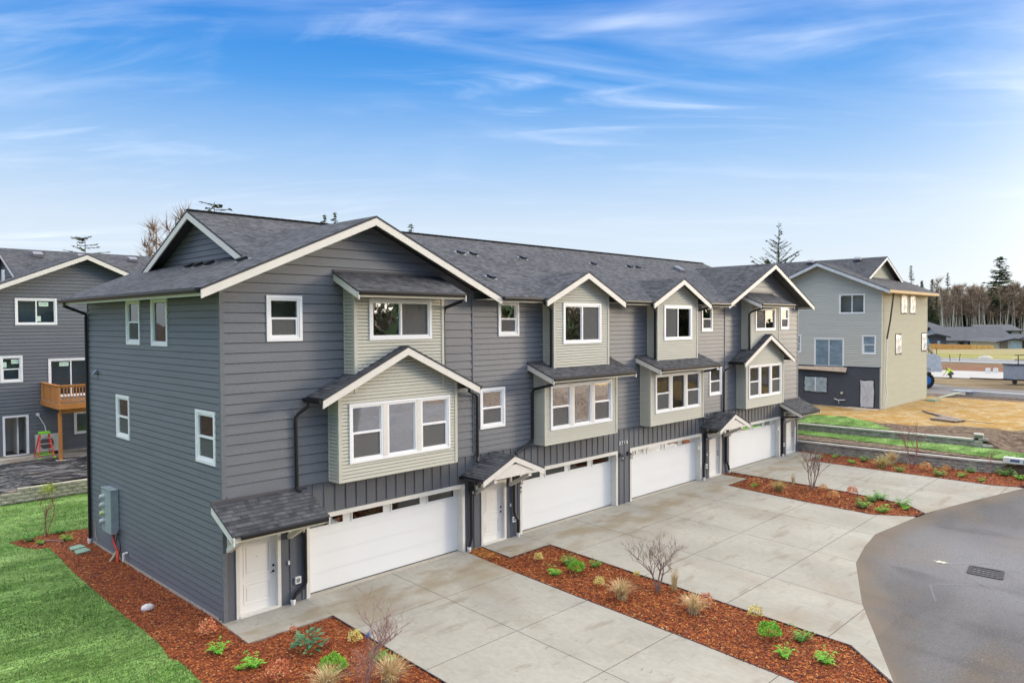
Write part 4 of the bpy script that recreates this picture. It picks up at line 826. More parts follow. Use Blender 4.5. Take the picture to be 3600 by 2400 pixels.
# lawn
def grass_mat(name, ca, cb_, cc, st=(1, 1, 1)):
    m = bpy.data.materials.new(name); m.use_nodes = True; n = m.node_tree.nodes; l = m.node_tree.links; b = n['Principled BSDF']; b.inputs['Roughness'].default_value = .9; b.inputs['Specular IOR Level'].default_value = .15
    t = n.new('ShaderNodeNewGeometry')
    def noise(s, d, stt, dist=0.):
        mp = n.new('ShaderNodeMapping'); mp.inputs['Scale'].default_value = stt; mp.inputs['Rotation'].default_value = (0, 0, .35); l.new(t.outputs['Position'], mp.inputs[0]); q = n.new('ShaderNodeTexNoise'); q.inputs['Scale'].default_value = s; q.inputs['Detail'].default_value = d; q.inputs['Distortion'].default_value = dist; l.new(mp.outputs[0], q.inputs['Vector'])
        r = n.new('ShaderNodeMapRange'); r.inputs[1].default_value = .32; r.inputs[2].default_value = .68; l.new(q.outputs['Fac'], r.inputs[0]); return r.outputs[0]
    def mix(f, a, c):
        q = n.new('ShaderNodeMix'); q.data_type = 'RGBA'
        if isinstance(f, float): q.inputs['Factor'].default_value = f
        else: l.new(f, q.inputs['Factor'])
        for k, v in (('A', a), ('B', c)):
            if isinstance(v, tuple): q.inputs[k].default_value = (*v, 1)
            else: l.new(v, q.inputs[k])
        return q.outputs['Result']
    big = noise(.9, 4, (.5, 1, 1)); fin = noise(11, 5, (.35, 1.5, 1), .8)
    # turf rolls laid edge to edge
    bk = n.new('ShaderNodeTexBrick'); mp = n.new('ShaderNodeMapping'); mp.inputs['Rotation'].default_value = (0, 0, 0.06); l.new(t.outputs['Position'], mp.inputs[0]); l.new(mp.outputs[0], bk.inputs['Vector']); bk.inputs['Scale'].default_value = 1; bk.inputs['Brick Width'].default_value = 2.1; bk.inputs['Row Height'].default_value = .62; bk.inputs['Mortar Size'].default_value = .022; bk.inputs['Mortar Smooth'].default_value = 1
    bk.inputs['Color1'].default_value = (.62, .64, .6, 1); bk.inputs['Color2'].default_value = (1.15, 1.15, 1.15, 1); bk.inputs['Mortar'].default_value = (.5, .5, .5, 1)
    c = mix(big, ca, cb_); c2 = mix(fin, (.45,) * 3, (1.45,) * 3); q = n.new('ShaderNodeMix'); q.data_type = 'RGBA'; q.blend_type = 'MULTIPLY'; q.inputs['Factor'].default_value = 1; l.new(c, q.inputs['A']); l.new(c2, q.inputs['B'])
    q2 = n.new('ShaderNodeMix'); q2.data_type = 'RGBA'; q2.blend_type = 'MULTIPLY'; q2.inputs['Factor'].default_value = .8; l.new(q.outputs['Result'], q2.inputs['A']); l.new(bk.outputs['Color'], q2.inputs['B'])
    l.new(mix(noise(2.2, 5, (.4, 1.2, 1)), q2.outputs['Result'], cc) if False else q2.outputs['Result'], b.inputs['Base Color'])
    bp = n.new('ShaderNodeBump'); bp.inputs['Strength'].default_value = .8; bp.inputs['Distance'].default_value = .04; l.new(fin, bp.inputs['Height']); l.new(bp.outputs[0], b.inputs['Normal']); return m
GRASS = grass_mat('turf', (.10, .205, .038), (.27, .42, .13), (.2, .2, .05))
lawn = [(-60, -22), (-1.6, -16.5)] + lawn_edge[::-1] + [(-1.28, 12.86), (-.2, 12.8), (1.0, 12.4), (1.2, D + .02), (L, D + .02), (L, 19.28), (-1.6, 19.28), (-4, 18.6), (-60, 18.6)]
sheet('lawn', lawn, -.02, GRASS, 1.5, .008)
gm = [mat('blade_green', (.12, .23, .045), .8, .3, 3), mat('blade_light', (.28, .40, .13), .8, .3, 3), mat('blade_dark', (.06, .17, .02), .8, .3, 3)]
mb = newmb()
def blades(mb, n, box, poly, zf, h=.05):
    for _ in range(n):
        x, y = random.uniform(*box[:2]), random.uniform(*box[2:])
        if not inpoly(poly, x, y): continue
        a = random.uniform(0, 6.28); w = .012; hh = h * random.uniform(.5, 1.3); z = zf(x, y) - .025; dx, dy = math.cos(a) * w, math.sin(a) * w; lx, ly = random.gauss(0, .03), random.gauss(0, .03)
        mb.face([(x - dx, y - dy, z), (x + dx, y + dy, z), (x + lx, y + ly, z + hh)], None, random.choices((0, 1, 2), (4, 3, 2))[0])
blades(mb, 60000, (-8, -1.2, -6.5, 6), lawn, G, .055); blades(mb, 26000, (-9, 1.5, 6, 19), lawn, G, .06)
tag(mb.build('grass_blades', gm), 'short green grass blades standing in the new turf lawn', 'grass', kind='stuff')
# terraces on the far side
TZ = lambda x, y: .66
UZ = lambda x, y: 1.15 + .17 * sm(x, 40, 43)
sheet('turf_strip', [(37.6, 9), (37.5, 1), (37.15, -1.9), (36.85, -5.4), (36.25, -8.6), (35.95, -10.3), (36.2, -12.1), (38.6, -10.6), (39.2, -9.2), (39.22, 9)], .02, GRASS, .6, .02, .06, zf=TZ)
sheet('soil_strip', [(35.6, 9), (37.62, 9), (37.52, 1), (37.18, -1.9), (36.88, -5.4), (36.28, -8.6), (35.98, -10.3), (35.6, -9)], -.01, mat('soil_dark', (.11, .075, .05), .95, .4, 9, bump=.5, col2=(.26, .19, .13), c2scale=5), .5, .02, zf=TZ)
sheet('turf_strip', [(39.45, 12), (42.3, 9), (42.35, 2.7), (42.75, .15), (41.6, -2.0), (39.7, -3.9), (39.45, -3.5)], .03, GRASS, .6, .02, .05, zf=UZ)
# construction road and the pavement beyond
sheet('side_road', [(65.8, 60), (64.5, -1.5), (63.6, -8), (61, -30), (73, -30), (74.05, -4.6), (74.1, .8), (77.7, 4.6), (80, 60)], .012, mat('asphalt_far', (.17, .155, .15), .9, .12, .2, (1, 1, 1), .1, 60), 4, 0, zf=lambda x, y: 1.21)
sheet('fresh_slab', [(86, 7.5), (86.2, 2.6), (86.7, -1.4), (87, -6), (100.6, -6), (100.4, 1), (99.3, 10.5), (98, 40), (85, 40)], .0, mat('slab_pale', (.40, .385, .36), .9, .06, .3, bump=.1), 3, 0, .15, zf=lambda x, y: 1.30)
sheet('far_street', [(122, 60), (122.8, 15), (122.8, 3.8), (120, -20), (133, -20), (133.3, 5.6), (138.3, 20), (145, 60)], .02, mat('street_grey', (.22, .215, .21), .9, .1, .2), 6, 0, zf=lambda x, y: 1.21)
for a, b, w in (((124.5, 16), (124.3, -12), .9), ((136.0, 16), (131.6, -12), .6), ((129.5, 16), (127.5, -12), .25)): mb = newmb(); mb.beam((*a, 1.26), (*b, 1.26), w, .06); o = mb.build('kerb_strip', mat('kerb_pale', (.55, .54, .52), .8)); o['kind'] = 'structure'
mb = newmb(); mb.beam((86.3, 2.6, 1.3), (86.9, -6, 1.3), .06, .16); o = mb.build('slab_formwork', mat('form_wood', (.16, .09, .05), .9)); o['kind'] = 'structure'
# ================================================================== block retaining walls
BLK = mat('block_grey', (.30, .29, .25), .9, .28, 2.2, bump=.8, bscale=22, fine=(14, .22)); CAPM = mat('block_cap', (.60, .57, .50), .9, .10, 3, bump=.3)
BLT = mat('block_tan', (.42, .38, .29), .9, .25, 2.2, bump=.8, bscale=22, fine=(14, .18))
def blockwall(label, path, zb, rows, cap, m=BLK, th=.3, ends=None, bl=.45, rh=.15, bottom=None, out=1):
    mb = newmb(); pts = [Vector((*p, 0)) for p in path]
    segs = [(pts[i], pts[i + 1]) for i in range(len(pts) - 1)]
    for a, b in segs:
        d = (b - a); Ls = d.length; d.normalize(); nrm = Vector((d.y, -d.x, 0)) * out
        n = max(1, round(Ls / bl))
        for k in range(n):
            t0, t1 = Ls * k / n, Ls * (k + 1) / n
            nr = rows((a + d * (t0 + t1) / 2)) if callable(rows) else rows
            for r in range(nr):
                off = (bl / 2 if r % 2 else 0); j = random.uniform(-.012, .012); g = .006
                c = a + d * ((t0 + t1) / 2 + off) - nrm * (th / 2 + j + .012 * r); z0 = zb + r * rh
                X, Y, Zv = d * ((t1 - t0) / 2 - g), nrm * th / 2, Vector((0, 0, rh / 2 - .004)); c = c + Vector((0, 0, z0 + rh / 2))
                P = [c + X * i + Y * (jj + (0)) + Zv * kk for i in (-1, 1) for jj in (-1, 1) for kk in (-1, 1)]
                # split face: bulge the outer side with a small pyramid of jittered points
                for q in ((0, 1, 3, 2), (4, 6, 7, 5), (0, 4, 5, 1), (0, 2, 6, 4), (1, 5, 7, 3)): mb.face([P[i] for i in q], None, 0)
                mid = c + Y * 1.0 + nrm * random.uniform(.012, .03) + d * random.uniform(-.06, .06) + Vector((0, 0, random.uniform(-.02, .02)))
                for q in ((2, 3), (3, 7), (7, 6), (6, 2)): mb.face([P[q[0]], P[q[1]], mid], None, 0)
            if cap: 
                c = a + d * (t0 + t1) / 2 - nrm * (th / 2 - .015); z0 = zb + nr * rh; mb.obox(c + Vector((0, 0, z0 + .045 + random.uniform(-.004, .004))), d * ((t1 - t0) / 2 - .004), nrm * (th / 2 + .02), Vector((0, 0, .045)), 1)
    o = mb.build('retaining_wall', [m, CAPM]); tag(o, label, 'retaining wall', 'block retaining walls'); return o
blockwall('lower grey block retaining wall right behind the far mulch bed', [(35.4, 8), (35.4, -9), (35.75, -11.2), (36.3, -12.8)], -.10, 4, True, out=-1 * -1 if False else 1)
blockwall('upper grey block retaining wall between two turf strips, with a raised end pier', [(39.22, 9), (39.22, -8.2), (39.25, -8.65), (39.35, -9.1)], .58, lambda c: 5 if -8.7 < c.y < -8.15 else (1 if c.y < -8.7 else 3), True, out=1)
blockwall('tan block retaining wall at the back of the left lawn', [(-1.75, 19.3), (-1.0, 19.3), (-.55, 19.3), (12, 19.3)], 0.0, lambda c: 2 if c.x < -1.0 else (3 if c.x < -.55 else 4), False, BLT, bl=.42, out=1)
# ================================================================== the neighbouring buildings
def TF(c, uu, vv):
    c, uu, vv = Vector(c), Vector(uu), Vector(vv)
    return lambda x, y, z: tuple(c + uu * x + vv * y + Vector((0, 0, z)))
def neighbour(par, T, wall, low, rakem, LB, DB, wins, doors, side_w=None, exp=.187, gut=True):
    h = WD / 2; ry = DB / 2 + .13; RZ = ZE + PM * (ry + .69); zm_ = lambda y: ZE + PM * (y + .69); m = lambda: newmb(T)
    hs = [(a + .04, b - .04, z0 + .04, z1 - .04) for a, b, z0, z1, k in wins + doors]
    zs = 3.05 if low else 0.05
    mb = m(); P = [[(0, zs), (WD, zs), (WD, gz(WD) - .12), (h, gz(h) - .12), (0, gz(0) - .12)], [(WD, zs), (WD + 12, zs), (WD + 12, 8.8), (WD, 8.8)]]
    for q in hs: P = subtract(P, q)
    siding(mb, P, *FR, zs, exp, gap=.024); corner(mb, 0, 0, -1, -1, 0, gz(0) - .12); mb.build('rear_wall', wall, par)
    if low:
        mb = m(); P = [[(0, .05), (WD + 12, .05), (WD + 12, zs), (0, zs)]]
        for q in hs: P = subtract(P, q)
        siding(mb, P, *FR, .05, .16, gap=.02); mb.box(-.03, WD + 12, -.05, -.001, zs - .03, zs + .02); mb.build('lower_wall', low, par)
    mb = m(); P = [[(0, .05), (DB, .05), (DB, gz(0) - .12), (0, gz(0) - .12)]]
    for q in side_w or []: P = subtract(P, (q[0] + .04, q[1] - .04, q[2] + .04, q[3] - .04))
    siding(mb, P, (0, 0, 0), (0, 1, 0), (-1, 0, 0), .05, exp, gap=.024); mb.box(-.02, 0, DB - .06, DB + .02, 0, gz(0) - .13); mb.build('side_wall', wall if not low else SAGE2, par)
    mb = m(); mb.box(-.01, WD + 12, .0, .25, -.5, .05); mb.box(-.01, .25, .25, DB, -.5, .05); mb.build('foundation', FOUND, par)
    XR, XV = 1.42, 1.95; vz = lambda x: -.69 + (zl(x) - ZE) / PM; yj_ = -.69 + (ZG - ZE) / PM; xe = WD + .762
    mb = m(); roof(mb, [(xe, -.69, ZE), (LB, -.69, ZE), (LB, ry, RZ), (XR, ry, RZ), (XR, vz(XR), zl(XR)), (h, yj_, ZG)], (1, 0, 0)); roof(mb, [(XR, ry, RZ), (LB, ry, RZ), (LB, 2 * ry + .69, ZE), (XR, 2 * ry - vz(XR), zl(XR))], (1, 0, 0)); mb.build('main_roof', SHM, par)
    mb = m(); ye = DB + .3
    roof(mb, [(-.76, -.69, ZE), (h, -.69, ZG), (h, yj_, ZG), (XV, vz(XV), zl(XV)), (XV, 2 * ry - vz(XV), zl(XV)), (h, 2 * ry - yj_, ZG), (h, ye, ZG), (-.76, ye, ZE)], (0, 1, 0)); roof(mb, [(h, -.69, ZG), (xe, -.69, ZE), (xe, -.685, ZE), (h, yj_, ZG)], (0, 1, 0)); mb.build('gable_roof', SHM, par)
    mb = m(); gy = lambda y: RZ - PM * abs(y - ry) - .1; y0, y1 = ry - (RZ - zl(1.9)) / PM - .3, ry + (RZ - zl(1.9)) / PM + .3
    siding(mb, [[(y0, zl(1.9) - .25), (y1, zl(1.9) - .25), (y1, gy(y1)), (ry, gy(ry)), (y0, gy(y0))]], (1.92, 0, 0), (0, 1, 0), (-1, 0, 0), 9.0, exp); mb.build('gable_wall', wall if not low else SAGE2, par)
    def rk(p, q, n, hb=.25):
        mb = m(); p, q = Vector(p) - Vector((0, 0, .056)) - Vector(n) * .057, Vector(q) - Vector((0, 0, .056)) - Vector(n) * .057; d = Vector((0, 0, -hb)); mb.prism([p, q, q + d, p + d], Vector(n) * .045); mb.build('rake_board', rakem, par)
    rk((-.76, -.695, ZE), (h, -.695, ZG), (0, -1, 0)); rk((xe, -.695, ZE), (h, -.695, ZG), (0, -1, 0)); rk((XR - .005, vz(XR), zl(XR)), (XR - .005, ry, RZ), (-1, 0, 0), .22); rk((XR - .005, 2 * ry - vz(XR), zl(XR)), (XR - .005, ry, RZ), (-1, 0, 0), .22)
    mb = m(); mb.box(-.79, -.745, -.69, ye, ZE - .22, ZE - .02); mb.box(-.74, -.02, -.66, ye - .02, ZE - .21, ZE - .19); mb.build('fascia', mat('raw_lumber', (.62, .46, .26), .8, .12, 6) if not gut else rakem, par)
    return RZ, ry
SAGE2 = mat('siding_pale_green', (.44, .44, .335), .8, .04, 1.2, (.4, .4, 4), .15, 40, fine=(16, .10))
GREY2 = mat('siding_pale_grey', (.53, .525, .475), .8, .04, 1.2, (.4, .4, 4), .15, 40, fine=(16, .08))
LOW2 = mat('siding_ink', (.075, .08, .095), .8, .06, 1.2, bump=.2, fine=(16, .15))
RK2 = mat('trim_grey_white', (.58, .60, .62), .6)
FILM = mat('masking_film', (.66, .67, .67), .35, .14, 3.5, (1, 1, .4), .5, 4); TAPE = mat('overspray_black', (.04, .04, .045), .8, .3, 8)
b2 = thing('townhouse_building', 'unfinished grey and pale green house with masked windows and dark ground floor', 'building', (48.6, -.3, 1.31))
T2 = TF((48.6, -.3, 1.31), (0, 1, 0), (1, 0, 0))
w2 = [(1.14, 3.0, 6.95, 8.42, 'slider'), (.36, 1.34, 3.98, 5.38, 'hung'), (5.85, 6.85, 3.98, 5.38, 'hung'), (6.05, 8.0, 6.95, 8.42, 'slider'), (2.62, 4.84, 2.98, 5.12, 'slider')]
d2 = [(.44, 1.50, .05, 2.12, 'door'), (3.8, 5.62, .98, 2.2, 'mask')]
sw = [(4.3, 5.62, 7.02, 8.40), (6.45, 7.68, 7.02, 8.40), (3.08, 4.35, 3.95, 5.35), (9.5, 10.75, 3.98, 5.35)]
RZ2, ry2 = neighbour(b2, T2, GREY2, LOW2, RK2, 34, 11.0, w2, d2, sw, gut=False)
for a, b, z0, z1, k in w2: window(b2, T2, *FR, a, b, z0, z1, k, casing=.06, screen=False, depth=1.5)
def wob(mb, fb, a, b, z0, z1, n, jit, n0, n1, mi=0):   # ragged rectangle
    P = []
    for k in range(n): P.append((a + (b - a) * k / n, z0))
    for k in range(n): P.append((b, z0 + (z1 - z0) * k / n))
    for k in range(n): P.append((b - (b - a) * k / n, z1))
    for k in range(n): P.append((a, z1 - (z1 - z0) * k / n))
    P = [(u + random.uniform(-jit, jit), z + random.uniform(-jit, jit)) for u, z in P]; return P
def film(par, T, O, Uv, Nv, a, b, z0, z1, name='masking_film', m=FILM, tape=True, glassy=False):
    O, Uv, Nv = Vector(O), Vector(Uv), Vector(Nv); mb = newmb(T)
    if tape:
        P = wob(mb, None, a - .09, b + .09, z0 - .09, z1 + .09, 6, .03, 0, 0); mb.prism([O + Uv * u + Vector((0, 0, z)) + Nv * .018 for u, z in P], Nv * .006, 1)
    P = wob(mb, None, a, b, z0, z1, 5, .03, 0, 0); n = len(P); c = ((a + b) / 2 + random.uniform(-.1, .1), (z0 + z1) / 2)
    for k in range(n):
        p, q = P[k], P[(k + 1) % n]; f = [O + Uv * u + Vector((0, 0, z)) + Nv * .04 for u, z in (p, q)]; g = [O + Uv * (u * .5 + c[0] * .5) + Vector((0, 0, z * .5 + c[1] * .5)) + Nv * (.055 + .018 * math.sin(k * 2.3)) for u, z in (p, q)]
        mb.face([f[0], f[1], g[1], g[0]]); mb.face([g[0], g[1], O + Uv * c[0] + Vector((0, 0, c[1])) + Nv * .07])
    mb.build(name, [m, TAPE], par, smooth=False)
for q in ((2.72, 4.74, 3.08, 5.02), (.44, 1.26, 4.06, 5.30), (5.93, 6.77, 4.06, 5.30)):
    m_ = newmb(T2); fb = frame(*FR); um = (q[0] + q[1]) / 2; fb(m_, q[0], um - .03, q[2], q[3], -.02, -.012) if q[1] - q[0] > 1.5 else (fb(m_, q[0], q[1], q[2], (q[2] + q[3]) / 2 - .03, -.02, -.012), fb(m_, q[0], q[1], (q[2] + q[3]) / 2 + .03, q[3], -.02, -.012)); (fb(m_, um + .03, q[1], q[2], q[3], -.02, -.012) if q[1] - q[0] > 1.5 else None); m_.build('masking_film', mat('film_sky_reflect', (.20, .27, .33), .12, .25, 2.5, (1, 1, 2), .15, 5, spec=.8), b2)  # blue of the reflected sky is put into the film colour
for q in sw: film(b2, T2, (0, 0, 0), (0, 1, 0), (-1, 0, 0), *q)
film(b2, T2, *FR, .5, 1.42, .12, 2.05, 'masked_door', mat('masked_door_grey', (.56, .56, .58), .6, .04, 1.5))
film(b2, T2, *FR, 3.88, 5.55, 1.05, 2.15, m=mat('film_blue_grey', (.36, .42, .45), .25, .2, 3))
m_ = newmb(T2); fb = frame(*FR); fb(m_, 4.69, 4.75, 1.08, 2.12, .02, .10); m_.build('window_mullion', WHITE, b2)
m_ = newmb(T2); m_.prism([(2.4, -.02, 2.95), (9.2, -.02, 2.95), (9.2, -.25, 2.70), (5.5, -.30, 2.74), (2.4, -.22, 2.62)], (0, 0, .015)); m_.build('masking_paper', mat('kraft_paper', (.50, .38, .28), .9, .2, 4, bump=.5), b2)
m_ = newmb(T2); m_.prism([(.1, -.1, .0), (2.2, -.1, .02), (2.5, -.75, -.05), (1.2, -1.0, -.06), (.0, -.85, -.06)], (0, 0, .05)); m_.build('masking_paper', mat('kraft_paper'  , (.5, .38, .28)), b2)
m_ = newmb(T2); m_.tube([(-.45, 1.15, 8.42), (-.30, .95, 6.5), (-.15, .70, 5.1)], .06, 8); m_.build('downspout', mat('pipe_dark', (.07, .06, .05), .5), b2)
m_ = newmb(T2); m_.tube([(-.15, .70, 5.1), (-.12, .62, 3.0), (-.12, .55, 1.9), (-.2, .66, 1.2), (-.15, .5, .6), (-.15, .40, .0)], .05, 8); m_.build('drain_hose', PVC, b2)
m_ = newmb(T2); m_.tube([(2.75, -.03, 1.05), (2.75, -.09, 1.05)], .10, 12); m_.build('wall_vent', mat('vent_cream', (.55, .52, .42), .6), b2)
m_ = newmb(T2); m_.tube([(2.5, -.05, .55), (3.0, -.12, .5), (3.3, -.08, .6)], .03, 6); m_.tube([(2.95, -.1, .5), (2.95, -.1, .25)], .02, 5); m_.build('line_set', PVC, b2)
m_ = newmb(T2); m_.prism([(6.0, -.02, 4.95), (6.0, -.02, 5.0), (6.25, -.02, 5.2), (6.25, -.02, 4.95)], (0, -.04, 0)); m_.build('outlet_cover', FOUND, b2)
for xx, yy, hh in ((4.6, 2.6, .75),): m_ = newmb(T2); z = ZE + PM * (yy + .69); m_.tube([(xx + 1.4, yy - .7, z - .6), (xx + 1.4, yy - .7, z + .35)], .08, 10); m_.build('vent_pipe', PVC, b2)
for xx in (3.2, 7.0):
    m_ = newmb(T2); yy = 5.0; z = ZE + PM * (yy + .69); m_.prism([(xx, yy - .2, z + .03), (xx, yy + .2, z + .2), (xx, yy + .16, z + .34), (xx, yy - .26, z + .16)], (.55, 0, 0)); m_.build('roof_vent', mat('vent_grey', (.2, .2, .23)), b2)
# slate house behind the left lawn
b3 = thing('townhouse_building', 'slate grey house behind the left lawn with a cedar deck and open door', 'building', (.4, 27.7, .80))
T3 = TF((.4, 27.7, .80), (1, 0, 0), (0, 1, 0))
w3 = [(1.06, 3.02, 6.95, 8.38, 'slider'), (.34, 1.36, 3.92, 5.33, 'hung'), (2.55, 4.75, 2.98, 5.10, 'slider'), (3.75, 5.5, .86, 2.12, 'slider')]
d3 = [(.40, 1.58, .05, 2.16, 'door')]
neighbour(b3, T3, DARK, None, RAKE, 34, 11, w3, d3, None)
STK = mat('sticker_paper', (.55, .72, .60), .6); INK = mat('sticker_ink', (.03, .05, .05), .7)
for a, b, z0, z1, k in w3:
    w = window(b3, T3, *FR, a, b, z0, z1, k, casing=.085, screen=False, depth=1.7)
    if z0 > 2:
        s = newmb(T3); f = frame(*FR); uu = b - .85 if k == 'slider' and z0 > 6 else (a + b) / 2 - (.05 if z0 < 3.5 else -.0); uu = uu if z0 > 3.5 else a + .55
        f(s, uu, uu + .45, z1 - .42, z1 - .20, -.034, -.030); 
        for q in range(4): f(s, uu + .05 + q * .09, uu + .11 + q * .09, z1 - .33 + .02 * (q % 2), z1 - .30 + .02 * (q % 2), -.029, -.028, 1)
        s.build('sticker', [STK, INK], w)
        if z0 > 6 or z0 > 3.5: s = newmb(T3); f(s, a + .13 + (.9 if z0 > 6 else 0), a + .30 + (.9 if z0 > 6 else 0), z0 + .2 + (0 if z0 > 6 else .6), z0 + .48 + (0 if z0 > 6 else .6), -.034, -.030); s.build('sticker', STK, w)
m_ = newmb(T3); f = frame(*FR); a, b, z0, z1 = .40, 1.58, .05, 2.16; f(m_, a, b, z1 - .1, z1, -.02, .03); f(m_, a, a + .1, z0, z1 - .1, -.02, .03); f(m_, b - .1, b, z0, z1 - .1, -.02, .03); f(m_, a + .1, b - .1, z0 - .03, z0 + .03, -.1, .03); f(m_, a + .08, a + .1, z0 + .03, z1 - .1, -.14, -.021); f(m_, b - .1, b - .08, z0 + .03, z1 - .1, -.14, -.021); dt = m_.build('door_trim', WHITE, b3)
roombox(dt, T3, (0, 0, 0), (1, 0, 0), (0, -1, 0), .35, 1.65, .04, 2.2, 1.8)
m_ = newmb(T3); m_.box(1.15, 1.22, .5, 1.75, .05, 2.18); m_.build('partition', INT, b3)
CED = mat('cedar', (.52, .21, .055), .65, .18, 3, (1, 1, .2), .2, 20); CEDD = mat('cedar_dark', (.22, .09, .04), .8, .2, 4)
dk = newmb(T3); 
for k in range(22): dk.box(2.22, 6.2, -3.2 + k * .145, -3.2 + k * .145 + .135, 2.86, 2.90)
deck = dk.build('deck_floor', mat('deck_boards', (.20, .13, .09), .8), b3)
m_ = newmb(T3); m_.box(2.16, 2.20, -3.25, 0, 2.62, 2.90); m_.box(2.16, 6.2, -3.30, -3.255, 2.62, 2.90); m_.box(2.3, 6.2, -3.0, -2.85, 2.38, 2.62); m_.build('deck_joists', CED, b3)
m_ = newmb(T3); m_.box(2.2, 6.2, -3.26, -3.14, 3.80, 3.85); m_.box(2.16, 2.30, -3.14, 0, 3.80, 3.85); m_.box(2.3, 6.2, -3.22, -3.18, 3.0, 3.07); m_.box(2.3, 6.2, -3.22, -3.18, 3.72, 3.80); x = 2.42
while x < 6.1: m_.box(x, x + .045, -3.22, -3.18, 3.07, 3.72); x += .145
m_.box(2.20, 2.29, -3.22, -3.13, 2.90, 3.80); m_.box(2.20, 2.29, -1.65, -1.56, 2.90, 3.80); m_.box(2.20, 2.29, -.1, -.01, 2.90, 3.80)
y = -3.1
while y < -.15: m_.box(2.22, 2.25, y, y + .125, 2.97, 3.78); y += .135
m_.build('deck_railing', CED, b3)
m_ = newmb(T3); m_.box(2.25, 2.40, -2.95, -2.80, -.1, 2.40); m_.build('deck_post', CED, b3)
m_ = newmb(T3); m_.box(2.12, 2.53, -3.1, -2.68, -.35, -.02); m_.build('post_footing', FOUND, b3)
m_ = newmb(T3); m_.box(.1, 1.9, -.75, -.02, -.25, -.03); m_.build('door_step', FOUND, b3)
m_ = newmb(T3); m_.tube([(2.0, -.02, 2.12), (2.0, -.08, 2.12)], .09, 12); m_.tube([(2.0, -.08, 2.12), (2.1, -.12, 1.9), (2.3, -.12, 1.5), (2.38, -.14, .95)], .025, 6); m_.build('line_set', PVC, b3)
m_ = newmb(T3); m_.box(3.15, 3.35, -.12, -.02, 1.15, 1.38); m_.tube([(3.2, -.1, 1.15), (3.15, -.12, .95), (3.0, -.12, .85)], .02, 6); m_.build('disconnect_box', mat('box_grey', (.12, .13, .15), .6), b3)
for xx in (3.0, 5.4, 8.3): m_ = newmb(T3); z = ZE + PM * 5.5; m_.prism([(xx, 4.4, z - .15), (xx, 4.8, z + .03), (xx, 4.75, z + .20), (xx, 4.32, z + .02)], (.5, 0, 0)); m_.build('roof_vent', mat('vent_grey', (.2, .2, .23)), b3)
m_ = newmb(T3); m_.tube([(.9, 1.6, 9.3), (.9, 1.6, 9.95)], .07, 10); m_.build('vent_pipe', PVC, b3)
# heat pump and step ladder beside the deck post
ac = thing('heat_pump', 'cream outdoor heat pump unit standing beside the cedar deck post', 'heat pump', (2.75, 27.3, .85))
m_ = newmb(); m_.box(2.2, 3.3, 27.15, 27.5, .95, 1.85); m_.build('cabinet', mat('ac_cream', (.58, .57, .50), .5), ac); m_ = newmb(); m_.tube([(2.68, 27.14, 1.4), (2.68, 27.12, 1.4)], .33, 20); m_.build('fan_grille', mat('grille_dark', (.10, .10, .10), .6), ac)
m_ = newmb(); m_.box(2.3, 2.4, 27.15, 27.5, .78, .95); m_.box(3.1, 3.2, 27.15, 27.5, .78, .95); m_.build('feet', FIX, ac)
m_ = newmb()
for k in range(9): m_.box(2.185, 2.199, 27.2, 27.45, 1.05 + k * .08, 1.08 + k * .08)
m_.build('side_louvres', mat('louvre', (.3, .3, .27), .6), ac)
ld = thing('step_ladder', 'red and lime green folding step ladder open in front of the heat pump', 'ladder', (2.35, 26.2, .78))
lr = mat('ladder_red', (.70, .045, .03), .45); lg = mat('ladder_lime', (.25, .72, .05), .5); al = mat('ladder_alu', (.65, .66, .66), .35, metal=.6)
for s in (-1, 1):
    m_ = newmb(); m_.beam((2.35 + s * .34, 25.85, .80), (2.35 + s * .20, 26.25, 2.05), .07, .045); m_.build('rail', lr, ld); m_ = newmb(); m_.beam((2.35 + s * .36, 26.75, .80), (2.35 + s * .20, 26.3, 2.05), .05, .04); m_.build('rail', lr, ld)
for k in range(4): t = (k + .6) / 4.6; m_ = newmb(); y = 25.85 + .4 * t; m_.box(2.35 - .34 + .13 * t, 2.35 + .34 - .13 * t, y - .06, y + .04, .8 + 1.25 * t, .83 + 1.25 * t); m_.build('tread', lg if k == 0 else al, ld)
m_ = newmb(); m_.box(2.10, 2.60, 26.12, 26.42, 2.03, 2.14); m_.build('top_cap', lg, ld); m_ = newmb(); m_.beam((2.0, 26.70, .95), (2.7, 26.70, .95), .03, .05); m_.build('brace', lg, ld)
for s in (-1, 1): m_ = newmb(); m_.box(2.35 + s * .35 - .06, 2.35 + s * .35 + .06, 25.78, 25.90, .77, .84); m_.build('foot', lg, ld)
# gravel yard and black sheeting
sheet('gravel_yard', [(-40, 19.45), (14, 19.45), (14, 27.7), (-40, 27.7)], .012, mat('gravel', (.27, .25, .22), .95, .25, 3, bump=.8, bscale=30, fine=(40, .3), col2=(.18, .13, .08), c2scale=.8), 1.5, .02, zf=lambda x, y: H(x, y) if 19.5 < y else H(x, 19.5))
mb = newmb(); n_ = 60; kk = 44; PL = {}
for i in range(n_ + 1):
    for j in range(kk + 1):
        x = -8 + i * .36; y = 19.75 + (25.2 - 19.75 - .05 * (x > 99)) * j / kk + .25 * math.sin(x * .7); PL[i, j] = (x, y, H(x, max(y, 19.5)) + .05 + .07 * math.sin(y * 7 + x * .9 + math.sin(x * 2)) + .05 * math.sin(y * 13 - x * .7 + 2 * math.sin(x)) + random.uniform(0, .05))
for i in range(n_):
    for j in range(kk): mb.face([PL[i, j], PL[i + 1, j], PL[i + 1, j + 1], PL[i, j + 1]])
o = mb.build('plastic_sheeting', mat('sheeting_black', (.030, .031, .038), .22, .3, 1.5, (.22, 1.6, 1), 1.0, 2.6, spec=1.0, bd=.22), smooth=True, fixn=True); tag(o, 'black wrinkled plastic sheeting spread over the yard behind the tan block wall', 'plastic sheeting')
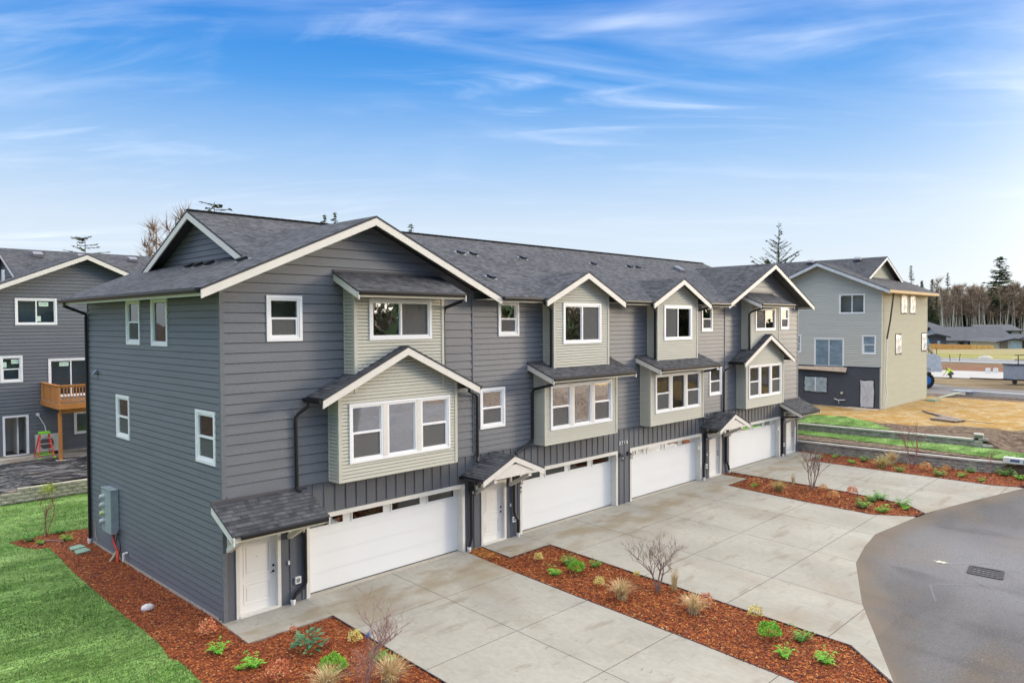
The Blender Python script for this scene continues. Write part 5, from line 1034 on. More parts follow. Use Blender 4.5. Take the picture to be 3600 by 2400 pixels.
# ================================================================== distant houses
def fhouse(label, px0, px1, pyb, dep, hw, rise, wallc, roofc, style='gable', depth=11, trim=None, bays=()):
    o = at(px0, pyb, dep); w = (px1 - px0) * dep / 2620.8; R0, F0 = r0, f0; T = lambda x, y, z: tuple(o + R0 * x + F0 * y + Vector((0, 0, z)))
    t = thing('house', label, 'house', tuple(o)); wm = mat('far_' + wallc[0], wallc[1], .8, .04, .3); rm = mat('far_' + roofc[0], roofc[1], .9, .1, .6, fine=(3, .12)); tr = mat('far_trim', (.035, .035, .04), .6)
    m_ = newmb(T); m_.box(0, w, 0, depth, -1, hw); m_.build('wall', wm, t); m_ = newmb(T); e = .7
    if style == 'hip':
        a = min(depth, w) / 2; P = [(-e, -e, hw), (w + e, -e, hw), (w + e, depth + e, hw), (-e, depth + e, hw)]; q0, q1 = (a, depth / 2, hw + rise), (w - a, depth / 2, hw + rise)
        for f in ([P[0], P[1], q1, q0], [P[1], P[2], q1], [P[2], P[3], q0, q1], [P[3], P[0], q0]): m_.face(f)
        m_.face([(p[0], p[1], hw - .25) for p in P]); 
        for i in range(4): j = (i + 1) % 4; m_.face([P[i], P[j], (P[j][0], P[j][1], hw - .25), (P[i][0], P[i][1], hw - .25)], None, 1)
    elif style == 'side':      # ridge parallel to the picture
        for y0, y1, z0, z1 in ((-e, depth / 2, hw, hw + rise), (depth + e, depth / 2, hw, hw + rise)):
            m_.face([(-e, y0, z0), (w + e, y0, z0), (w + e, y1, z1), (-e, y1, z1)]); m_.face([(-e, y0, z0 - .25), (w + e, y0, z0 - .25), (w + e, y0, z0), (-e, y0, z0)], None, 1)
        for x in (0, w): m_.face([(x, 0, hw), (x, depth, hw), (x, depth / 2, hw + rise - .2)], None, 2)
    else:                      # gable to the viewer
        for x0, x1 in ((-e, w / 2), (w + e, w / 2)):
            m_.face([(x0, -e, hw), (x1, -e, hw + rise), (x1, depth + e, hw + rise), (x0, depth + e, hw)]); m_.prism([(x0, -e - .02, hw), (x1, -e - .02, hw + rise), (x1, -e - .02, hw + rise - .35), (x0, -e - .02, hw - .3)], (0, -.08, 0), 1)
        m_.face([(0, 0, hw), (w, 0, hw), (w / 2, 0, hw + rise - .2)], None, 2)
    m_.build('roof', [rm, tr, wm], t)
    for (x0, x1, z0, z1, c) in bays:
        m_ = newmb(T); m_.box(x0, x1, -.12, -.001, z0, z1); nm = 'window' if c in 'wg' else 'wall_panel'
        m_.build(nm, {'w': mat('far_glass', (.35, .46, .50), .15), 'g': mat('far_glass_dark', (.05, .06, .07), .2), 'd': mat('far_panel', (.055, .06, .07), .8), 'c': mat('far_cream', (.50, .48, .36), .8), 'b': mat('far_brown', (.2, .17, .13), .8)}[c], t)
    return t, T
fhouse('white two storey house with a dark hip roof at the far end of the row', 3225, 3327, 1218, 196, 4.6, 2.6, ('white', (.68, .69, .70)), ('roof_slate', (.10, .102, .112)), 'hip', 12, bays=((5.2, 5.9, 2.2, 3.6, 'g'), (6.7, 7.3, 2.2, 3.6, 'g'), (1.5, 3.0, .3, 1.4, 'w')))
fhouse('grey single storey house with a long dark roof behind the cedar fence', 3322, 3560, 1232, 187, 2.5, 3.4, ('greyblue', (.42, .45, .50)), ('roof_slate', (.10, .102, .112)), 'side', 12, bays=((.6, 2.6, .5, 2.1, 'w'), (3.3, 3.35, 0, 2.9, 'g'), (3.4, 7.5, 0, 2.7, 'd'), (4.0, 5.6, .6, 2.2, 'w'), (8.0, 10.8, 0, 2.5, 'b'), (9.0, 10.2, .4, 1.9, 'g'), (11.6, 13.2, .5, 2.1, 'w'), (13.4, 16.5, 0, 2.7, 'c')))
fhouse('slate lean-to house wing with a dark wall beside the white two storey house', 3243, 3326, 1226, 184, 3.0, .8, ('ink', (.075, .08, .10)), ('roof_slate', (.10, .102, .112)), 'gable', 9, bays=((.5, 1.6, .5, 2.0, 'w'), (3.6, 4.3, .5, 2.0, 'w')))
fhouse('cream house with a dark centre panel at the edge of the wood', 3456, 3584, 1218, 215, 4.6, 1.7, ('cream', (.50, .48, .36)), ('roof_slate', (.10, .102, .112)), 'side', 10, bays=((6.8, 8.1, 1.4, 4.5, 'd'), (9.3, 9.8, 2, 3.2, 'w')))
fhouse('house with a low gabled carport at the right edge of the photo', 3505, 3612, 1231, 171, 1.95, .8, ('cream', (.50, .48, .36)), ('roof_slate', (.10, .102, .112)), 'gable', 10, bays=((.6, 2.4, 0, 2.3, 'b'), (2.8, 5.4, .2, 2.2, 'w'), (5.8, 6.6, 0, 2.5, 'd')))
fhouse('grey gabled house half cut off by the right edge behind the carport', 3570, 3680, 1230, 182, 2.5, 1.3, ('white', (.68, .69, .70)), ('roof_slate', (.10, .102, .112)), 'gable', 12)
fe = thing('cedar_fence', 'long orange cedar board fence in front of the distant houses', 'fence', tuple(at(3350, 1229, 180))); fe['kind'] = 'thing'
A, B = at(3228, 1225, 169), at(3496, 1231, 168); dd = (B - A); Ln = dd.length; dd.normalize(); n = 13
for k in range(n):
    p, q = A + dd * Ln * k / n, A + dd * Ln * (k + 1) / n; m_ = newmb(); m_.beam(p + Vector((0, 0, .55)), q + Vector((0, 0, .55)) - dd * .1, .06, 1.15); m_.build('fence_panel', mat('fence_cedar' + str(k // 9), (.62, .33, .10) if k < 9 else (.68, .42, .13), .8, .12, 1.2, (6, 6, 1)), fe)
    m_ = newmb(); m_.box(p.x - .07, p.x + .07, p.y - .07, p.y + .07, p.z - .1, p.z + 1.25); m_.build('fence_post', mat('fence_cedar0', (.62, .33, .10)), fe)
# ================================================================== site clutter
def plank(label, p, q, w, h, m, name='plank', cat='plank', g=None): mb = newmb(); mb.beam(p, q, w, h); o = mb.build(name, m); tag(o, label, cat, g); return o
PW = mat('weathered_wood', (.17, .11, .085), .85, .3, 4); PY = mat('new_lumber', (.60, .47, .28), .8, .1, 3)
plank('long dark board lying on the straw, left of the pallet', (49.34, -2.87, 1.38), (45.4, -5.6, 1.38), .2, .05, PW, g='boards on the straw'); plank('grey board lying beside and below the long dark board', (48.5, -3.4, 1.40), (45.3, -6.3, 1.40), .25, .06, mat('grey_wood', (.30, .25, .21), .85, .25, 4), g='boards on the straw')
plank('pale thin board pointing right from the pallet on the straw', (45.9, -5.9, 1.36), (45.45, -7.95, 1.36), .14, .04, PY, g='boards on the straw')
pl = thing('wooden_pallet', 'weathered wooden pallet lying flat on the straw', 'pallet', (45.3, -5.5, 1.33))
for k in range(7):
    t = k / 6; a = Vector((46.4, -4.95, 1.43)).lerp(Vector((45.3, -6.35, 1.43)), t); b = Vector((44.7, -4.55, 1.43)).lerp(Vector((44.15, -6.05, 1.43)), t); m_ = newmb(); m_.beam(a, b, .15, .03); m_.build('slat_board', mat('grey_wood', (.3, .25, .21)), pl)
for t in (.05, .5, .95): a = Vector((46.4, -4.95, 1.37)).lerp(Vector((44.7, -4.55, 1.37)), t); b = Vector((45.3, -6.35, 1.37)).lerp(Vector((44.15, -6.05, 1.37)), t); m_ = newmb(); m_.beam(a, b, .09, .08); m_.build('stringer', PW, pl)
bs = thing('aluminium_scaffold_plank', 'long silver scaffold plank on a folding bracket at the edge of the side road', 'scaffold plank', (64, -5, 1.25))
alm = mat('aluminium', (.62, .64, .68), .35, .06, 2, metal=.5)
m_ = newmb(); m_.beam((65.2, -1.9, 1.62), (63.3, -11, 1.62), .5, .10); m_.beam((65.0, -1.9, 1.42), (63.1, -11, 1.42), .08, .25); m_.build('plank_deck', alm, bs)
m_ = newmb(); m_.beam((65.3, -.9, 1.60), (64.8, -2.5, 1.60), .9, .08); m_.beam((65.7, -1.1, 1.3), (65.7, -1.1, 1.6), .12, .12); m_.beam((64.6, -2.3, 1.3), (64.6, -2.3, 1.6), .12, .12); m_.build('bracket', mat('bracket_grey', (.38, .42, .48), .5), bs)
plank('grey green plank leaning off the end of the silver scaffold plank', (64.2, -1.7, 1.55), (60.6, -.9, 1.30), .35, .05, mat('plank_green_grey', (.36, .38, .28), .8), g=None); plank('thin pale lumber piece on the soil by the corner of the pale green house', (61.5, 1.2, 1.27), (62.8, -.2, 1.27), .1, .05, PY)
plank('second thin pale lumber piece further left on the soil behind the house corner', (66, 3.4, 1.26), (65.2, 1.6, 1.26), .12, .05, PY)
o = newmb(); o.box(62.0, 62.9, 1.7, 2.6, 1.2, 1.34); tag(o.build('concrete_scrap', FOUND), 'pale concrete scrap on the soil at the back corner of the pale green house', 'rubble')
o = newmb(); o.prism([(57.2, -.8, 1.25), (58.5, -1.0, 1.25), (58.4, -1.7, 1.25), (57.1, -1.6, 1.25)], (0, 0, .14)); tag(o.build('utility_lid', mat('lid_green', (.16, .26, .20), .7)), 'green utility lid on the straw beside the pale green house', 'utility lid')
# telehandler behind the sage house
th = thing('telehandler', 'grey white telescopic lift with blue wheels half hidden behind the pale green house', 'telehandler', (72, 4, 1.25))
gw = mat('lift_white', (.55, .59, .63), .4); bl = mat('lift_blue', (.03, .16, .50), .45); cy_ = mat('lift_cyan', (.02, .36, .72), .45); ty = mat('tyre', (.02, .018, .016), .9, .3, 8, bump=.8)
def TT(x, y, z): p = Vector((70.6, 2.6, 1.25)) + (-r0) * x + f0 * y; return (p.x, p.y, p.z + z)
m_ = newmb(TT); m_.prism([(-1.4, 0, 1.55), (3.6, 0, 1.55), (3.6, 0, 3.1), (.2, 0, 3.3), (-.9, 0, 3.25), (-1.3, 0, 2.9)], (0, 2.0, 0)); m_.build('body', gw, th); m_ = newmb(TT); m_.box(-.3, 3, -.03, -.001, 1.8, 1.86); m_.build('body_trim', mat('lift_line', (.2, .25, .3), .5), th)
m_ = newmb(TT); m_.beam((3.6, .8, 3.6), (-.1, .8, 3.65), .6, .5); m_.build('boom', FIX, th); m_ = newmb(TT); m_.beam((-.1, .5, 4.1), (-1.0, .5, 3.0), .5, .15); m_.build('fork_board', PY, th)
m_ = newmb(TT); m_.box(-.2, 1.6, .2, 1.6, 3.95, 4.75); m_.build('counterweight', cy_, th)
for x, y in ((.2, .1), (.2, 1.9), (3.2, .1), (3.2, 1.9)):
    m_ = newmb(TT); m_.tube([(x, y - .3, .72), (x, y + .2, .72)], .75, 20); 
    for k in range(20): a = k * math.pi / 10; m_.obox(Vector((x + .75 * math.cos(a), y - .05, .72 + .75 * math.sin(a))), Vector((.05 * math.cos(a), 0, .05 * math.sin(a))), Vector((0, .24, 0)), Vector((-.05 * math.sin(a), 0, .05 * math.cos(a))))
    w_ = m_.build('wheel', ty, th); m_ = newmb(TT); m_.tube([(x, y - .34, .72), (x, y - .27, .72)], [.40, .48], 16); m_.build('rim', bl, w_)
m_ = newmb(TT); m_.box(-.5, 3.5, .3, 1.7, .8, 1.5); m_.build('chassis', FIX, th)
# trailer on the right
tr = thing('box_trailer', 'grey utility trailer with black rails at the right edge beside the side road', 'trailer', (77, -4, 1.25))
def TR(x, y, z): p = at(3556, 1360, 74.5) + r0 * x + f0 * y; return (p.x, p.y, 1.24 + z)
m_ = newmb(TR); m_.box(.35, 4.5, 0, 1.8, .55, 1.95); m_.build('body', mat('trailer_grey', (.30, .33, .38), .5), tr); m_ = newmb(TR); m_.box(.25, 4.6, -.05, 1.85, 1.95, 2.05); m_.build('top_frame', FIX, tr)
m_ = newmb(TR)
for x in (.7, 2.0, 3.4): m_.box(x, x + .06, .1, .16, 2.05, 3.0)
m_.box(.4, 4.4, .1, .16, 2.95, 3.02); m_.box(.4, 4.4, .1, .16, 2.5, 2.56); m_.build('rack_rail', FIX, tr)
for x in (.15, 2.6): m_ = newmb(TR); m_.tube([(x + .2, -.05, .3), (x + .2, .15, .3)], .3 if x > 1 else .2, 14); m_.build('wheel', ty, tr)
m_ = newmb(TR); m_.box(.1, 4.4, .1, 1.7, .42, .54); m_.build('chassis', FIX, tr)
# crouching worker
def skin(name, pts, edges, rad, m, par=None, lvl=1):
    me = bpy.data.meshes.new(name); me.from_pydata(pts, edges, []); o = bpy.data.objects.new(name, me); COL.objects.link(o); s = o.modifiers.new('s', 'SKIN')
    for v, r in zip(me.skin_vertices[0].data, rad): v.radius = (r, r)
    me.skin_vertices[0].data[0].use_root = True
    ss = o.modifiers.new('u', 'SUBSURF'); ss.levels = lvl; ss.render_levels = lvl
    dg = bpy.context.evaluated_depsgraph_get(); m2 = bpy.data.meshes.new_from_object(o.evaluated_get(dg)); bpy.data.objects.remove(o); o = bpy.data.objects.new(name, m2); COL.objects.link(o); m2.materials.clear()
    for x in (m if isinstance(m, list) else [m]): m2.materials.append(x)
    for p in m2.polygons: p.use_smooth = True
    if par: o.parent = par
    return o
# local frame: x to the worker's front (picture left), z up; crouched on the toes, bent over the slab with both hands down
P = [(0, 0, .42), (.10, 0, .62), (.26, 0, .84), (.40, 0, .90), (.50, 0, .92), (.60, 0, .93),                     # pelvis spine neck head
     (-.02, .11, .40), (.36, .15, .50), (.08, .16, .10), (.24, .17, .03), (-.02, -.11, .40), (.34, -.15, .48), (.02, -.16, .10), (.18, -.17, .03),
     (.32, .19, .84), (.46, .24, .55), (.62, .20, .28), (.32, -.19, .84), (.50, -.24, .56), (.70, -.18, .30)]
E_ = [(0, 1), (1, 2), (2, 3), (3, 4), (4, 5), (0, 6), (6, 7), (7, 8), (8, 9), (0, 10), (10, 11), (11, 12), (12, 13), (2, 14), (14, 15), (15, 16), (2, 17), (17, 18), (18, 19)]
Rr = [.15, .16, .17, .07, .09, .09, .12, .09, .06, .045, .12, .09, .06, .045, .07, .055, .04, .07, .055, .04]
hv = mat('hi_vis_yellow', (.62, .85, .03), .6); gt = mat('trouser_grey', (.12, .12, .13), .8); sk = mat('skin', (.45, .25, .17), .6); hr = mat('cap_dark', (.06, .05, .05), .8)
wk = skin('person', P, E_, Rr, [hv, gt, sk, hr])
for p in wk.data.polygons:
    c = p.center; arm = abs(c.y) > .15 and c.x > .38 and c.z < .8
    p.material_index = 3 if c.x > .47 and c.z > .86 else (2 if (arm and c.z < .45) else (1 if (c.z < .60 and not arm) else 0))
wp = Vector((85.3, 4.1, 1.30)); wk.location = wp; wk.rotation_euler = (0, 0, math.atan2(-r0.y, -r0.x)); wk.scale = (1.15,) * 3
tag(wk, 'worker in a bright yellow hi-vis jacket and grey trousers crouching over the fresh concrete slab', 'person')
for s in (-1, 1):
    for k in range(5):
        bx_, by_, bz_ = (.62 if s > 0 else .70), s * (.20 if s > 0 else .18), (.28 if s > 0 else .30); a = (k - 2) * .018
        h_ = newmb(); ln = (.06, .085, .095, .088, .07)[k]; h_.tube([(bx_, by_ + a, bz_), (bx_ + ln * .6, by_ + a * 1.3 + (.03 * s if k == 0 else 0), bz_ - .04), (bx_ + ln * .7, by_ + a * 1.4, bz_ - .08)], [.011, .010, .008], 6); f_ = h_.build('finger', sk); f_.parent = wk
b_ = newmb()
for yy, xx in ((.17, .20), (-.17, .14)): b_.ball((xx, yy, .035), .05, 8, 5, sc=(2.6, 1, .8))
f_ = b_.build('boots', hr); f_.parent = wk
# small yard items
o = newmb()
for px in (3344, 3372, 3280, 3270): pass
for i, (a, b) in enumerate((((3338, 1247, 118), (3343, 1288, 118)), ((3376, 1243, 118), (3370, 1283, 118)), ((3293, 1225, 118), (3293, 1272, 118)), ((3264, 1232, 118), (3262, 1260, 118)))):
    m_ = newmb(); m_.tube([at(*b), at(*a)], .05, 6); tag(m_.build('stake', mat('stake_brown', (.13, .06, .04), .9)), ['slim brown stake left of the pair on the red soil bank', 'right hand slim brown stake of the pair on the red soil bank', 'tall thin brown stake just right of the pale green house', 'short thin brown stake above the lift'][i], 'stake', 'stakes on the red soil bank')
for i, (px, py, r_) in enumerate(((3463, 1263, 1.3), (3567, 1266, .8))): m_ = newmb(); m_.ball(tuple(at(px, py, 128)), r_, 10, 6, sc=(1.9, 1, .55), jit=.12); tag(m_.build('boulder', mat('boulder_grey', (.45, .42, .36), .9, .2, .5), smooth=True), ['larger pale boulder beside the far street', 'smaller pale boulder beside the far street near the right edge'][i], 'boulder', 'boulders by the far street')
for i, px in enumerate((3473, 3500)): m_ = newmb(); p = at(px, 1311, 91); m_.tube([p, p + Vector((0, 0, .6))], .26, 10); tag(m_.build('bucket', PVC), ['white bucket at the back of the fresh slab, left of two', 'white bucket at the back of the fresh slab, right of two'][i], 'bucket', 'white buckets by the fresh slab')
cb_ = thing('carton', 'long white printed carton lying on top of the lower block wall at the right edge', 'carton', (35.6, -10.9, .58))
m_ = newmb(); m_.box(35.35, 35.75, -12.6, -10.35, .595, .86); m_.build('box', mat('carton_white', (.62, .63, .62), .5), cb_); m_ = newmb(); m_.box(35.342, 35.349, -11.9, -11.2, .63, .80); m_.build('print_panel', mat('print_teal', (.03, .30, .36), .5), cb_); m_ = newmb(); m_.box(35.342, 35.349, -11.05, -10.65, .68, .80); m_.build('print_panel', mat('print_ink', (.06, .10, .20), .5), cb_)
LIDG = mat('lid_pale_green', (.22, .36, .27), .6, .08, 2)
o = newmb(); o.prism([(-.86, 9.93, -.03), (-.80, 10.36, -.03), (-.42, 10.5, -.03), (-.36, 10.05, -.03)], (0, 0, .04)); tag(o.build('irrigation_box_lid', LIDG), 'pale green valve box lid in the mulch, the one further from the camera', 'valve box lid', 'valve box lids')
o = newmb(); o.prism([(-.86, 9.30, -.03), (-.80, 9.78, -.03), (-.42, 9.90, -.03), (-.38, 9.42, -.03)], (0, 0, .05)); tag(o.build('irrigation_box_lid', LIDG), 'pale green valve box lid in the mulch, the nearer one', 'valve box lid', 'valve box lids')
m_ = newmb(); m_.ball((-1.0, 2.5, .02), .15, 10, 7, sc=(1.2, .85, .75), jit=.10); tag(m_.build('rock', mat('rock_white', (.66, .62, .60), .9, .1, 6), smooth=True), 'white rounded rock lying in the mulch beside the long slate wall', 'rock')
m_ = newmb(); m_.tube([(-1.6 + .9 * t, 11.3 + .55 * math.sin(t * 3.1), .0) for t in [k / 14 for k in range(15)]] , .018, 6); tag(m_.build('irrigation_hose', mat('hose_grey', (.28, .24, .22), .6)), 'loose grey irrigation hose curling over the back corner of the mulch', 'hose')
# storm drain and paint marks in the road
gr = thing('storm_drain', 'cast iron storm drain grate set in the asphalt', 'storm drain', (19.6, -12.9, G(19.6, -12.9)))
gz_ = lambda x, y: G(x, y) - .008; ir = mat('cast_iron', (.05, .045, .045), .7, .2, 8)
m_ = newmb(); P = [(19.85, -12.42), (20.02, -13.3), (19.22, -13.42), (19.08, -12.52)]
for a in range(4): A, B = Vector((*P[a], gz_(*P[a]) + .003)), Vector((*P[(a + 1) % 4], gz_(*P[(a + 1) % 4]) + .003)); m_.beam(A, B, .09, .03)
m_.build('frame', ir, gr); m_ = newmb()
for k in range(7): t = (k + .5) / 7; A = Vector((*P[0], 0)).lerp(Vector((*P[1], 0)), t); B = Vector((*P[3], 0)).lerp(Vector((*P[2], 0)), t); A.z = gz_(A.x, A.y) + .002; B.z = gz_(B.x, B.y) + .002; m_.beam(A, B, .055, .02)
for t in (.25, .5, .75): A = Vector((*P[0], 0)).lerp(Vector((*P[3], 0)), t); B = Vector((*P[1], 0)).lerp(Vector((*P[2], 0)), t); A.z = gz_(A.x, A.y) + .004; B.z = gz_(B.x, B.y) + .004; m_.beam(A, B, .03, .02)
m_.build('bars', ir, gr)
chalk = net('chalk_mark', (.30, .30, .32), .30)
def mark(pts, w, m=chalk, lab='road_marking'):
    mb = newmb()
    for p, q in zip(pts, pts[1:]):
        d = Vector((q[0] - p[0], q[1] - p[1], 0)).normalized(); e = Vector((-d.y, d.x, 0)) * w / 2; n = max(1, int(math.dist(p, q)))
        for k in range(n):
            a = Vector((p[0] + (q[0] - p[0]) * k / n, p[1] + (q[1] - p[1]) * k / n, 0)); b = Vector((p[0] + (q[0] - p[0]) * (k + 1) / n, p[1] + (q[1] - p[1]) * (k + 1) / n, 0)); F4 = [a - e, b - e, b + e, a + e]
            mb.face([(c.x, c.y, G(c.x, c.y) - .012 + .006) for c in F4])
    o = mb.build(lab, m); o['kind'] = 'structure'
mark([(19.47, -11.75), (20.75, -12.95), (19.5, -15.3)], .11); mark([(19.5, -11.85), (18.45, -13.0), (16.9, -15.4)], .09); mark([(18.3, -13.1), (17.2, -11.9), (15.9, -12.4)], .07); 
mb = newmb(); c = Vector((19.55, -11.62, 0)); pts = []
for k in range(12): a = k * math.pi / 6; r_ = (.20 if k % 2 else .10); pts.append((c.x + r_ * math.cos(a) * .8, c.y + r_ * math.sin(a) * 1.3, G(c.x, c.y) - .001))
mb.face(pts); o = mb.build('road_marking', mat('marking_cream', (.62, .58, .45), .8)); o['kind'] = 'structure'
# ================================================================== plants
def leafmat(n, c, v=.25, s=4): return mat(n, c, .7, v, s)
def fern(n, ln, m, up=.6, wid=.045):
    mb = newmb()
    for k in range(n):
        a = random.uniform(0, 6.28); l_ = ln * random.uniform(.55, 1.1); e = up * random.uniform(.3, 1.2); d = Vector((math.cos(a), math.sin(a), 0)); s = Vector((-d.y, d.x, 0)); pr = None
        for j in range(5):
            t = j / 4; p = d * l_ * t * .8 + Vector((0, 0, l_ * e * math.sin(t * 2.2) )); 
            if pr is not None:
                for sd in (-1, 1):
                    for q in range(2): u = pr.lerp(p, .3 + .5 * q); w = wid * (1.35 - t) * random.uniform(.7, 1.4); mb.face([u, u + s * sd * w + d * .02 + Vector((0, 0, random.uniform(-.01, .02))), u + s * sd * w * .4 + d * .05])
            pr = p
    return mb
def shrubball(r, n, size, sc=(1, 1, .85)):
    mb = newmb()
    for k in range(n):
        t = math.acos(1 - random.random() * 1.15 if random.random() < .9 else 0); a = random.uniform(0, 6.28); rr = r * random.uniform(.72, 1.06) * (1 + .12 * math.sin(3 * a) * math.sin(2.5 * t)); c = Vector((rr * sc[0] * math.sin(t) * math.cos(a), rr * sc[1] * math.sin(t) * math.sin(a), r * .75 * sc[2] + rr * sc[2] * math.cos(t)))
        d = Vector((random.gauss(0, 1), random.gauss(0, 1), random.gauss(.7, 1))).normalized() * size; e = Vector((random.gauss(0, 1), random.gauss(0, 1), random.gauss(0, 1))).normalized() * size * .45
        mb.face([c - e, c + d * .6, c + e, c - d * .6], None, random.choice((0, 0, 1)))
    return mb
def tuft(n, ln, arch, spread=.06):
    mb = newmb()
    for k in range(n):
        a = random.uniform(0, 6.28); l_ = ln * random.uniform(.5, 1.1); o = Vector((random.gauss(0, spread), random.gauss(0, spread), 0)); d = Vector((math.cos(a), math.sin(a), 0)); s = Vector((-d.y, d.x, 0)) * .005; ar = arch * random.uniform(.2, 1.3); pr = o
        for j in range(1, 5):
            t = j / 4; p = o + d * l_ * ar * t * t + Vector((0, 0, l_ * (t - .45 * ar * t * t))); w = s * (1.1 - t); mb.face([pr - s, pr + s, p + w, p - w], None, random.choice((0, 0, 1))); pr = p
    return mb
def bare(h, stems, m, seed, spread=.5, twig=3, r=.022):
    random.seed(seed); mb = newmb()
    def grow(p, d, l_, r_, lv):
        n = 3; P = [p]; D = d
        for i in range(n): D = (D + Vector((random.gauss(0, .12), random.gauss(0, .12), random.gauss(.06, .06)))).normalized(); P.append(P[-1] + D * l_ / n)
        mb.tube(P, [r_ * (1 - .5 * i / n) for i in range(n + 1)], 5 if lv == 0 else 3, cap=False)
        if lv < twig:
            for k in range(4 if lv < 2 else 3):
                t = random.uniform(.35, 1) if lv else random.uniform(.5, 1); i = min(int(t * n), n - 1); q = P[i].lerp(P[i + 1], t * n - i); a = random.uniform(0, 6.28); e = Vector((math.cos(a), math.sin(a), 0)); nd = (D * .75 + e * spread + Vector((0, 0, .22))).normalized(); grow(q, nd, l_ * random.uniform(.45, .75), max(r_ * .5, .004), lv + 1)
    for k in range(stems):
        a = k * 6.28 / stems + random.uniform(-.4, .4); d = Vector((math.cos(a) * .36, math.sin(a) * .36, 1)).normalized(); grow(Vector((0, 0, -.05)), d, h * .48, r, 0)
    return mb
def plant(name, label, cat, mb, mats, loc, group, sc=1., rz=None, extra=None):
    o = mb.build(name, mats) if mb else None; return o
PROTO = {}
def proto(key, name, cat, group, mb, mats): PROTO[key] = [name, cat, group, mb, mats, None]
lfA, lfB = leafmat('leaf_bright', (.20, .50, .05)), leafmat('leaf_fern', (.14, .33, .05)); lfY = leafmat('leaf_yellow', (.66, .52, .10)); lfY2 = leafmat('leaf_gold', (.72, .66, .26)); lfR = leafmat('leaf_coral', (.62, .17, .08)); lfR2 = leafmat('leaf_salmon', (.75, .42, .20)); lfO = leafmat('leaf_orange', (.62, .33, .10)); lfD = leafmat('leaf_deep', (.045, .14, .045)); lfL = leafmat('leaf_lime', (.24, .42, .03)); tanA, tanB = leafmat('grass_tan', (.58, .42, .19)), leafmat('grass_straw', (.72, .60, .36)); tw = mat('twig_grey', (.26, .19, .165), .85, .15, 5); twr = mat('twig_red', (.34, .10, .10), .85, .2, 5)
random.seed(11)
proto('fern', 'fern', 'fern', 'green ferns in the mulch beds', fern(26, .34, lfB, .75, .05), [lfB]); proto('fernb', 'fern', 'fern', 'green ferns in the mulch beds', fern(22, .28, lfA, .95, .045), [lfA])
proto('box', 'boxwood', 'shrub', 'round green shrubs', shrubball(.27, 1500, .035), [lfA, lfL]); proto('yel', 'heather_shrub', 'shrub', 'small yellow shrubs', shrubball(.16, 420, .028, (1, 1, 1.1)), [lfY2, lfY]); proto('ora', 'heather_shrub', 'shrub', 'small orange shrubs', shrubball(.20, 420, .032, (1, 1, 1)), [lfO, lfR2]); proto('red', 'nandina', 'shrub', 'small red shrubs', shrubball(.20, 360, .04, (1, 1, 1.15)), [lfR, lfR2])
proto('tuft', 'ornamental_grass', 'grass clump', 'tan ornamental grasses', tuft(330, .62, .75), [tanA, tanB]); proto('thin', 'ornamental_grass', 'grass clump', 'tan ornamental grasses', tuft(90, .72, .25, .04), [tanA, tanB]); proto('tuftg', 'ornamental_grass', 'grass clump', 'tan ornamental grasses', tuft(260, .50, .9), [tanA, leafmat('grass_olive', (.34, .38, .08))])
mb = newmb()
for k in range(70):
    a = random.uniform(0, 6.28); r_ = .26 * math.sqrt(random.random()); zc = random.uniform(.08, .48) * (1 - .5 * r_ / .26); d = Vector((math.cos(a + random.gauss(0, .6)), math.sin(a + random.gauss(0, .6)), random.uniform(-.1, .6))).normalized(); s = d.cross(Vector((0, 0, 1))).normalized(); c = Vector((r_ * math.cos(a), r_ * math.sin(a), zc)); l_ = random.uniform(.11, .17); w = l_ * .27
    mb.face([c, c + d * l_ * .4 + s * w + Vector((0, 0, .015)), c + d * l_, c + d * l_ * .4 - s * w + Vector((0, 0, .015))])
for k in range(6): a = k; mb.tube([(0, 0, -.02), (.15 * math.cos(a), .15 * math.sin(a), .3)], .008, 4)
proto('rho', 'rhododendron', 'shrub', None, mb, [leafmat('leaf_blue_green', (.085, .21, .10))])
def put(key, x, y, label, sc=1., z=None):
    nme, cat, grp, mb, mats, obj = PROTO[key]
    if obj is None:
        o = mb.build(nme, mats); PROTO[key][5] = o
    else: o = obj.copy(); COL.objects.link(o)
    o.location = (x, y, (G(x, y) - .03) if z is None else z); o.rotation_euler = (0, 0, random.uniform(0, 6.28)); o.scale = (sc * 1.15,) * 3; tag(o, label, cat, grp); o['kind'] = 'thing'; return o
NB, MBD, FB, RB = 'nearest bed', 'long middle bed', 'third bed', 'wall bed'
